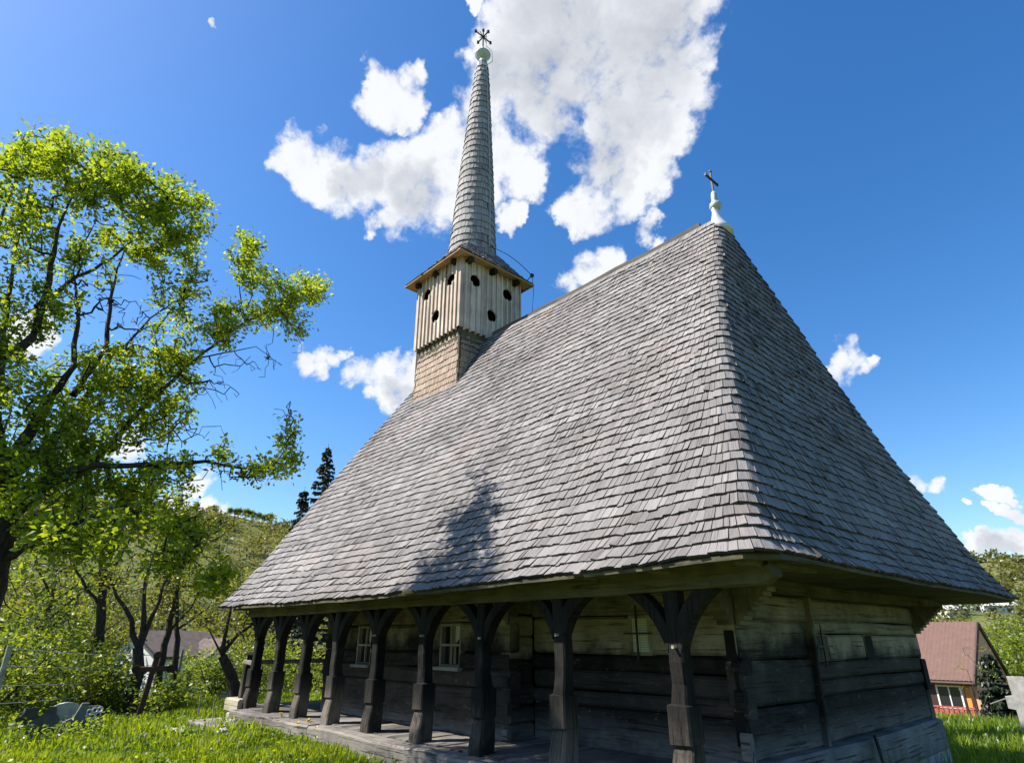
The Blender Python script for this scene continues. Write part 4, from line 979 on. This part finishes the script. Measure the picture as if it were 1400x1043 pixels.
# wooden cross with rounded ends
b = gp(188, 980, 17.2); b[2] = TZ(b[0], b[1])-.1; tp = gp(214, 895, 17.2); t = empty('wooden_cross', b, 'tall red brown wooden cross leaning on the grass by the forked tree', 'cross')
a, r, u = flat(b, .10); H = tp[2]-b[2]; m = MB(); m.sweep([b, b+u*H*.97], rect(.115, .10, .015), up=tuple(r)); m.build('upright', M_RUSTWOOD, t)
m = MB(); c = b+u*H*.80-r*.02; m.sweep([c-a*.33, c+a*.33], rect(.09, .11, .015)); m.build('crossbar', M_RUSTWOOD, t)
for q in (c-a*.34, c+a*.34, b+u*H):
    m = MB(); m.prism([(.085*cos(z), .085*sin(z)) for z in np.linspace(0, 2*pi, 11)[:-1]], q-r*.05, a, u, r, .1); m.build('rounded_end', M_RUSTWOOD, t)
def stone_cross(label, x, y, y1, D, m_, k=1., group=None, tall=False):
    b = gp(x, y, D); b[2] = TZ(b[0], b[1])-.05; tp = gp(x, y1, D); H = tp[2]-b[2]; a, r, u = flat(b); w_ = H*.13*k; L = H*.34*min(1, k*1.8)
    poly = [(-w_*1.2, 0), (w_*1.2, 0), (w_, H*.52), (L, H*.50), (L, H*.78), (w_, H*.76), (w_*1.15, H), (-w_*1.15, H), (-w_, H*.76), (-L, H*.78), (-L, H*.50), (-w_, H*.52)]
    if tall: poly = [(-.13, 0), (.13, 0), (.11, H-.60), (.25, H-.58), (.25, H-.37), (.13, H-.35), (.14, H), (-.14, H), (-.13, H-.35), (-.25, H-.37), (-.25, H-.58), (-.13, H-.60)]
    t = empty('stone_cross', b, label, 'cross', group); m = MB(); m.prism(poly, b, a, u, r, .12); m.build('cross_body', m_, t)
    m = MB(); m.box(b+(0, 0, .05), (L*1.6, .3, .16), rz=CAMR); m.build('plinth', m_, t)
stone_cross('small dark stone cross standing in the grass before the white house', 261, 970, 950, 22, M_DSTONE)
stone_cross('small grey stone cross beside the porch corner', 303, 970, 946, 22, M_STONE)
stone_cross('weathered concrete cross at the right edge of the yard', 1405, 985, 925, 17, M_CONC, .36, tall=True)
for (x, y, D, lab) in ((158, 978, 20, 'pale lumpy stone left of its twin at the foot of the forked tree'), (174, 976, 20, 'pale lumpy stone touching the base of the wooden cross'), (1303, 1018, 9.5, 'whitish broken stone in the grass right of the church corner'), (306, 996, 13.2, 'pale rubble stone beside the step'), (318, 985, 14.6, 'white chipped stone under the porch corner block')):
    b = gp(x, y, D); b[2] = TZ(b[0], b[1]); m = MB(); n = 9; pr = []
    m.lathe([(.06, -.06), (.10, .0), (.10, .06), (.06, .10), (.015, .115)], b, 9, ridge=.3); m.v = [tuple(np.array(v)+rng.normal(size=3)*.014) for v in m.v]
    o = m.build('loose_stone', M_STONE, None, b); m_ = o; tag(o, lab, 'stone')
# concrete pole and wire fence
b = gp(-4, 968, 15); b[2] = TZ(b[0], b[1])-.2; tp = gp(14, 883, 15); b[:2] = tp[:2]
m = MB(); m.sweep([b, (b[0], b[1], tp[2])], rect(.085, .085, .01)); o = m.build('concrete_pole', M_STONE, None, b); tag(o, 'square pale concrete fence pole at the left edge', 'pole')
e = gp(236, 960, 27); e[2] = TZ(e[0], e[1]); t = empty('wire_fence', e, 'thin wire fence strung in front of the thicket', 'fence')
m = MB(); m.sweep([e, e+(0, 0, 1.7)], rect(.08, .08)); m.build('fence_post', M_GREY, t)
for k in (0.98, .80, .60, .42):
    z0 = b[2]+.2+(tp[2]-b[2]-.2)*k; p0 = np.array((b[0], b[1], z0)); p1 = e+(0, 0, 1.65*k); m = MB()
    m.sweep([p0*(1-f)+p1*f-np.array((0, 0, .12*sin(pi*f))) for f in np.linspace(0, 1, 9)], ring(.0065, 4)); m.build('wire', M_CABLE, t)
for (x0, y0, x1, y1, D, lab) in ((270, 990, 275, 945, 15.5, 'taller thin metal stake in the grass left of the porch'), (290, 995, 293, 957, 14.8, 'shorter thin metal stake nearer the porch step')):
    b = gp(x0, y0, D); b[2] = TZ(b[0], b[1])-.1; tp = gp(x1, y1, D); m = MB(); m.sweep([b, tp], ring(.012, 5)); o = m.build('stake', M_GREY, None, b); tag(o, lab, 'stake')
# step slabs before the porch
m = MB(); m.sweep([(-10.95, -.62, .16), (-9.45, -.58, .17)], rect(.75, .13, .02)); o = m.build('step_slab', M_GREY, None, (-10.2, -.6, .1)); tag(o, 'flat grey timber step lying before the porch corner', 'step')
m = MB(); m.sweep([(-11.4, -1.15, .06), (-10.0, -1.1, .07)], rect(.5, .14, .03)); o = m.build('step_slab', M_STONE, None, (-10.7, -1.1, .03)); tag(o, 'low dark stone slab half sunk in grass below the timber step', 'step')
# iron rod against the east sill
m = MB(); m.sweep([(.08, 4.30, .0), (-.03, 4.42, .52)], rect(.03, .05, .004)); o = m.build('iron_rod', M_IRON, None, (.08, 4.3, 0)); tag(o, 'dark iron bar leaning against the grey sill timber', 'bar')
p = on(1266, 1046, 'z', .2); m = MB(); z0 = TZ(p[0], p[1])
m.sweep([p*(1, 1, 0)+(-.16, .1, z0+.09), p*(1, 1, 0)+(0, 0, z0+.10), p*(1, 1, 0)+(.17, -.06, z0+.08)], rect(.24, .2, .05)); o = m.build('lichen_block', M_YELLOW, None, (p[0], p[1], z0)); tag(o, 'squat block covered in yellow lichen at the bottom edge', 'stone block')
# flowers
def flower(name, lab, cat, grp, P, head):
    first = None
    for p in P:
        if first is None:
            z = np.zeros(3); first = empty(name, z, lab, cat, grp); m = MB(); m.sweep([(0, 0, -.02), (.01, 0, .12), (.0, .01, .22)], ring(.006, 4)); m.build('stem', M_GRASS, first); head(first); o = first
        else:
            o = first.copy(); COL.objects.link(o)
            for ch in first.children: c = ch.copy(); COL.objects.link(c); c.parent = o
        o.location = p; o.rotation_euler = (0, 0, rng.uniform(0, 6.28)); o.scale = (rng.uniform(.9, 1.3),)*3
M_PETAL = m_plain('yellow petal', (.75, .50, .02), .7, .1); M_FLUFF = m_plain('seed fluff', (.66, .66, .62), .95, .1)
def yh(t):
    P = np.zeros((26, 3)); P[:, 2] = .22; a = rng.uniform(0, 6.28, 26); out = np.column_stack([np.cos(a), np.sin(a), rng.uniform(.1, .9, 26)])
    quads('petals', leafquads(P, .035, .3, out*2, .5), M_PETAL, rng.random(26), t)
def fl(t):
    v = rng.normal(size=(220, 3)); v /= np.linalg.norm(v, axis=1)[:, None]; P = v*.006+(0, .01, .235); quads('seed_head', leafquads(P, .019, .8, v*6, .22), M_FLUFF, rng.random(220), t)
gr = lambda L: [drop(x, y, 4, 40) for x, y in L]
flower('yellow_flower', 'small yellow flower in the grass below the gallery sill', 'flower', 'yellow flowers', gr([(381, 1000), (411, 1003), (418, 1010), (444, 1014), (430, 1018), (404, 1012), (460, 1022), (392, 1008), (450, 1008)]), yh)
flower('dandelion_clock', 'white dandelion seed head standing in the grass', 'dandelion', 'dandelion clocks', gr([(189, 1026), (193, 1032), (308, 1027), (296, 1036), (180, 1018), (1340, 1036), (1334, 1030), (1352, 1020)]), fl)

# ================================================================ houses
class Frame:
    def __init__(s, o, ex): s.o = np.array(o, float); s.ex = np.array((*ex, 0.)); s.ex /= np.linalg.norm(s.ex); s.ey = np.array((-s.ex[1], s.ex[0], 0)); s.rz = math.atan2(s.ex[1], s.ex[0])
    def __call__(s, x, y, z): return s.o+s.ex*x+s.ey*y+np.array((0, 0, z))
    def box(s, m, c, d, t=None, mi=0): m.box(s(*c), d, rz=s.rz, t=t, mi=mi)
M_TILE = m_plain('red brown metal tile', (.125, .068, .050), .8, .15, 3, 0., .1, .5)
M_OLDTILE = m_plain('old brown tile', (.10, .076, .062), .85, .35, 2.5)
M_BRICKRED = m_plain('red lattice', (.34, .09, .06), .8, .5, 9)
M_WSHADE = m_plain('pale wall', (.55, .56, .54), .9, .15, 2)
def gable_roof(F, m, x0, x1, y0, y1, ze, zr, ov, th=.12, waves=False, mi=0):
    ym = (y0+y1)/2; k = (zr-ze)/(ym-y0); ze2 = ze-ov*k
    for sg in (-1, 1):
        ya = y0-ov if sg < 0 else y1+ov
        nx = 150 if (waves and sg < 0) else 2; ny = 64 if (waves and sg < 0) else 2; vs = []; xs = np.linspace(x0-ov, x1+ov, nx+1); fs = []
        for j in range(ny+1):
            f = j/ny; y = ya+(ym-ya)*f; z = ze2+(zr-ze2)*f
            for x in xs:
                d = (.028*abs(sin(x*pi/.23))+.05*(1-((f*16) % 1.))) if nx > 2 else 0
                vs.append(F(x, y, z+.03+d))
        for j in range(ny):
            for i in range(nx): fs.append((j*(nx+1)+i, j*(nx+1)+i+1, (j+1)*(nx+1)+i+1, (j+1)*(nx+1)+i)[::(1 if sg < 0 else -1)])
        m.add(vs, fs, None, .5, mi, True)
        q = [F(x0-ov, ya, ze2-th), F(x1+ov, ya, ze2-th), F(x1+ov, ym, zr-th), F(x0-ov, ym, zr-th), F(x0-ov, ya, ze2+.02), F(x1+ov, ya, ze2+.02), F(x1+ov, ym, zr+.02), F(x0-ov, ym, zr+.02)]
        m.add(q, [(0, 1, 2, 3), (4, 5, 6, 7), (0, 4, 5, 1), (1, 5, 6, 2), (0, 3, 7, 4)], None, .5, mi+1)
def hwin(F, parent, c, wd, ht, face, fm, split=2, shut=None):
    m = MB(); x, y, z = c
    def bx(mm, u, dz, du, dh, dep, o):
        (F.box(mm, (x+u, y-o, z+dz), (du, dep, dh)) if face == 'y' else F.box(mm, (x+o, y+u, z+dz), (dep, du, dh)))
    for sg in (-1, 1): bx(m, sg*wd/2, 0, .09, ht+.09, .1, .03); bx(m, 0, sg*ht/2, wd-.09, .09, .09, .03)
    for k in range(1, split): bx(m, -wd/2+wd*k/split, 0, .06, ht-.09, .07, .03)
    f = m.build('window', fm, parent); g = MB(); bx(g, 0, 0, wd-.08, ht-.08, .03, .01); g.build('pane', M_GLASS, f)
    if shut:
        for sg in shut: k = MB(); bx(k, sg*(wd/2+.27), 0, .42, ht+.05, .05, .03); k.build('shutter', M_BROWN, f)
A = gp(1344, 934, 47); Bk = gp(1392, 917, 53.5); vv = (Bk-A)[:2]; vv /= np.linalg.norm(vv)
zg = -2.75; F = Frame((A[0], A[1], 0), (vv[1], -vv[0])); ze = A[2]; LX = -9.5; ov = .45
house = empty('orange_house', F(-4, 3, TZ(*F(-4, 3, 0)[:2])), 'orange plastered house with red brown tiled roof beyond the churchyard', 'house')
DY = 6.4; ridge_z = gp(1357, 851, 50.2)[2]; k = (ridge_z-ze)/(DY/2)
m = MB(); F.box(m, (LX/2-ov, .4+(DY-1.1)/2, (ze+.15+zg)/2), (-LX-.5, DY-1.1, ze+.15-zg)); m.build('wall', M_ORANGE, house)
m = MB(); m.prism([(.42, zg), (DY-.5, zg), (DY-.5, ze+.5*k-.1), (DY/2, ridge_z-.15), (.42, ze+.42*k-.14)], F(-ov-.02, 0, 0), F.ey, (0, 0, 1), F.ex*-1, .2); m.build('gable_wall', M_PEACH, house)
m = MB(); gable_roof(F, m, LX, -ov, 0.0, DY, ze, ridge_z, 0., .16, True); m.add([F(LX, 0, ze), F(0, 0, ze), F(0, .05, ze), F(LX, .05, ze)], [(0, 1, 2, 3)], None, .5, 1); roof_o = m.build('roof', [M_TILE, M_BROWN], house)
m = MB(); kk = np.array((0, 0, 1.))
for (ya, yb, za, zb) in ((-.05, DY/2, ze-.02, ridge_z+.03), (DY+.05, DY/2, ze-.02, ridge_z+.03)): m.sweep([F(-.40, ya, za-.05), F(-.40, yb, zb-.05)], rect(.09, .26, .01))
m.build('bargeboard', M_BROWN, house)
m = MB(); m.sweep([F(LX, -.05, ze-.04), F(-.35, -.05, ze-.04)], ring(.075, 8)); m.build('gutter', M_BROWN, house)
for x in (-.65, -1.1, -4.25, -7.2):
    m = MB(); m.sweep([F(x, .02, zg), F(x, .02, ze-.02)], rect(.13, .13)); m.build('porch_post', M_BROWN, house)
m = MB(); F.box(m, (-2.5, .06, zg+.38), (3.6, .06, .75)); 
for q in range(14): F.box(m, (-4.2+.26*q, .015, zg+.40), (.06, .05, .8)); 
F.box(m, (-2.5, .04, zg+.83), (3.6, .12, .08)); m.build('porch_railing', M_BRICKRED, house)
hwin(F, house, (-1.95, .4, zg+1.35), 1.25, 1.15, 'y', M_WHITE, 2, (-1,))
m = MB(); F.box(m, (-4.0, .37, zg+1.05), (.95, .09, 2.1)); dd = m.build('door', M_WHITE, house)
m = MB(); 
for q in (.55, 1.05, 1.55): F.box(m, (-3.9, .315, zg+q), (.34, .03, .36))
m.build('door_pane', M_GLASS, dd)
m = MB(); F.box(m, (-5.0, .37, zg+1.05), (.9, .09, 2.1)); m.build('door', M_WHITE, house)
hwin(F, house, (-ov-.0, DY/2+.2, ze+.9), .9, 1.0, 'x', M_BROWN); hwin(F, house, (-ov, 2.1, ze+.55), .5, .9, 'x', M_BROWN, 1)
# white house behind the trees on the left
A = gp(224, 895, 44); Bk = gp(318, 897, 47); ex = (Bk-A)[:2]; F = Frame((A[0], A[1], 0), ex); L = np.linalg.norm(ex); zg = TZ(A[0], A[1])-.3; ze = A[2]; zr = gp(240, 862, 46.5)[2]
h2 = empty('white_house', F(L/2, 3, zg), 'white house with old brown roof and front gable hidden by trees', 'house')
m = MB(); F.box(m, (L/2, 2.9, (ze+zg)/2), (L, 5.0, ze-zg)); m.build('wall', M_PLASTER, h2)
m = MB(); m.prism([(0.4, ze-.05), (5.4, ze-.05), (2.9, zr-.1)], F(.0, 0, 0), F.ey, (0, 0, 1), F.ex, .2); m.prism([(0.4, ze-.05), (5.4, ze-.05), (2.9, zr-.1)], F(L-.2, 0, 0), F.ey, (0, 0, 1), F.ex, .2); m.build('gable_wall', M_PLASTER, h2)
m = MB(); gable_roof(F, m, 0, L, .4, 5.4, ze, zr, .25); m.build('roof', [M_OLDTILE, M_BROWN], h2)
gx = L*.76; gw = 1.25; pk = gp(294, 877, 44)[2]
m = MB(); m.prism([(-gw, zg), (gw, zg), (gw, ze-.2), (0, pk), (-gw, ze-.2)], F(gx, -.55, 0), F.ex, (0, 0, 1), F.ey, 1.2); m.build('porch_gable', M_WSHADE, h2)
m = MB()
for sg in (-1, 1): m.sweep([F(gx+sg*(gw+.15), .1, ze-.32), F(gx, .1, pk+.1)], [(-.75, -.05), (.75, -.05), (.75, .05), (-.75, .05)], up=tuple(F.ey*1.0+np.array((0, 0, .01)))) if False else m.add([F(gx+sg*(gw+.2), -.8, ze-.38), F(gx, -.8, pk+.08), F(gx, 1.6, pk+.08), F(gx+sg*(gw+.2), 1.6, ze-.38), F(gx+sg*(gw+.2), -.8, ze-.26), F(gx, -.8, pk+.2), F(gx, 1.6, pk+.2), F(gx+sg*(gw+.2), 1.6, ze-.26)], [(0, 1, 2, 3), (4, 5, 6, 7), (0, 4, 5, 1), (2, 3, 7, 6), (0, 3, 7, 4)], None, .5)
m.build('porch_roof', M_OLDTILE, h2)
m = MB(); m.prism([(.36*cos(q), .36*sin(q)) for q in np.linspace(0, pi, 10)]+[(-.36, -.8), (.36, -.8)], F(gx, -.58, ze-.75), F.ex, (0, 0, 1), F.ey, .05); m.build('arched_window', M_GLASS, h2)
hwin(F, h2, (gx, -.55, zg+1.0), .6, 1.0, 'y', M_WHITE); hwin(F, h2, (L*.25, .4, zg+1.3), .9, 1.1, 'y', M_WHITE)
# far white houses on the right-hand slope
for (x, y, wd, ht, dp, tn, lab) in ((1330, 836, 9, 3.2, 6, .2, 'far low white house left of the other on the right slope'), (1372, 838, 10, 3.0, 6, -.15, 'far white house nearest the right edge above the tiled roof'), (1312, 842, 6, 2.6, 5, .1, 'tiny far pale shed left of the far houses')):
    p = drop(x, y, 80, 300); dx = RT[:2]*cos(tn)+np.array((-RT[1], RT[0]))*sin(tn); F = Frame((p[0], p[1], 0), dx); z = p[2]-.5
    t = empty('far_house', (p[0], p[1], z), lab, 'house', 'far houses on the right slope')
    m = MB(); F.box(m, (0, dp/2, z+ht/2), (wd, dp, ht)); m.prism([(0, z+ht), (dp, z+ht), (dp/2, z+ht+1.9)], F(-wd/2, 0, 0), F.ey, (0, 0, 1), F.ex, wd); m.build('wall', M_PLASTER, t)
    m = MB(); gable_roof(F, m, -wd/2, wd/2, 0, dp, z+ht, z+ht+2.0, .4); m.build('roof', [M_WSHADE if ht < 3.1 else M_OLDTILE, M_BROWN], t)
    hwin(F, t, (-wd*.22, 0, z+1.5), 1.1, 1.1, 'y', M_BROWN); hwin(F, t, (wd*.22, 0, z+1.5), 1.1, 1.1, 'y', M_BROWN)
# right-hand greenery
b = gp(1366, 960, 42); b[2] = TZ(b[0], b[1])-.1; spruce('young_spruce', 'young dark conifer against the peach gable of the orange house', b, gp(1362, 888, 42)[2]-b[2], 1.25, seed=21)
for (x, y, D, h, cw, lab, tbv) in ((1290, 950, 66, 5.2, 3.4, 'yellow green tree over the left of the tiled roof', .95), (1335, 950, 72, 5.0, 3.0, 'yellow green tree over the middle of the tiled roof', .85), (1398, 950, 62, 7.0, 3.2, 'rounded green tree at the right edge beside the gable', .6), (1430, 950, 55, 6.5, 3.0, 'bushy green tree past the right edge of the house', .55)):
    b = gp(x, y, D); b[2] = TZ(b[0], b[1])-.1; V3 = lambda dx, dy, z: b+np.array((dx, dy, z)); l = [[(b, .16), (V3(.1, .1, h*.45), .1), (V3(0, 0, h*.9), .02)]]
    tree_at('leafy_tree', lab, b, l, ell(b+(0, 0, h*.6), (cw, cw, h*.42), 170), M_LEAF3, M_BARKG, 20, .26, .34, tb=tbv, step=.6, jit=.1, rt=.008)
b = drop(1338, 985, 6, 30); t0 = gp(1330, 900, math.hypot(*(b-CAM)[:2])); V = lambda x, y: gp(x, y, math.hypot(*(b-CAM)[:2]))
l = [[(b, .016), (V(1334, 950), .012), (V(1322, 915), .008)], [(V(1334, 950), .008), (V(1345, 930), .005)], [(b, .012), (V(1352, 945), .008), (V(1350, 920), .005)]]
tree_at('sapling', 'thin nearly bare sapling with yellowish buds before the orange house', b, l, [V(x, y)+rng.normal(size=3)*.12 for x, y in ((1312, 905), (1308, 915), (1325, 893), (1335, 898), (1345, 905), (1340, 890), (1310, 930), (1352, 925), (1318, 900), (1328, 905), (1360, 930), (1330, 880), (1345, 885))], M_LEAF, M_BARKG, 14, .055, .05, 'sapling', None, .0035, .15, .03, .9)
b = drop(1372, 968, 6, 30); m = MB(); a, r, u = flat(b); m.sweep([b+a*-.35+(0, 0, .12), b+a*.4+(0, 0, .42)], rect(.16, .04)); o = m.build('plank', M_GREY, None, b); tag(o, 'weathered grey plank propped against the concrete cross', 'plank')
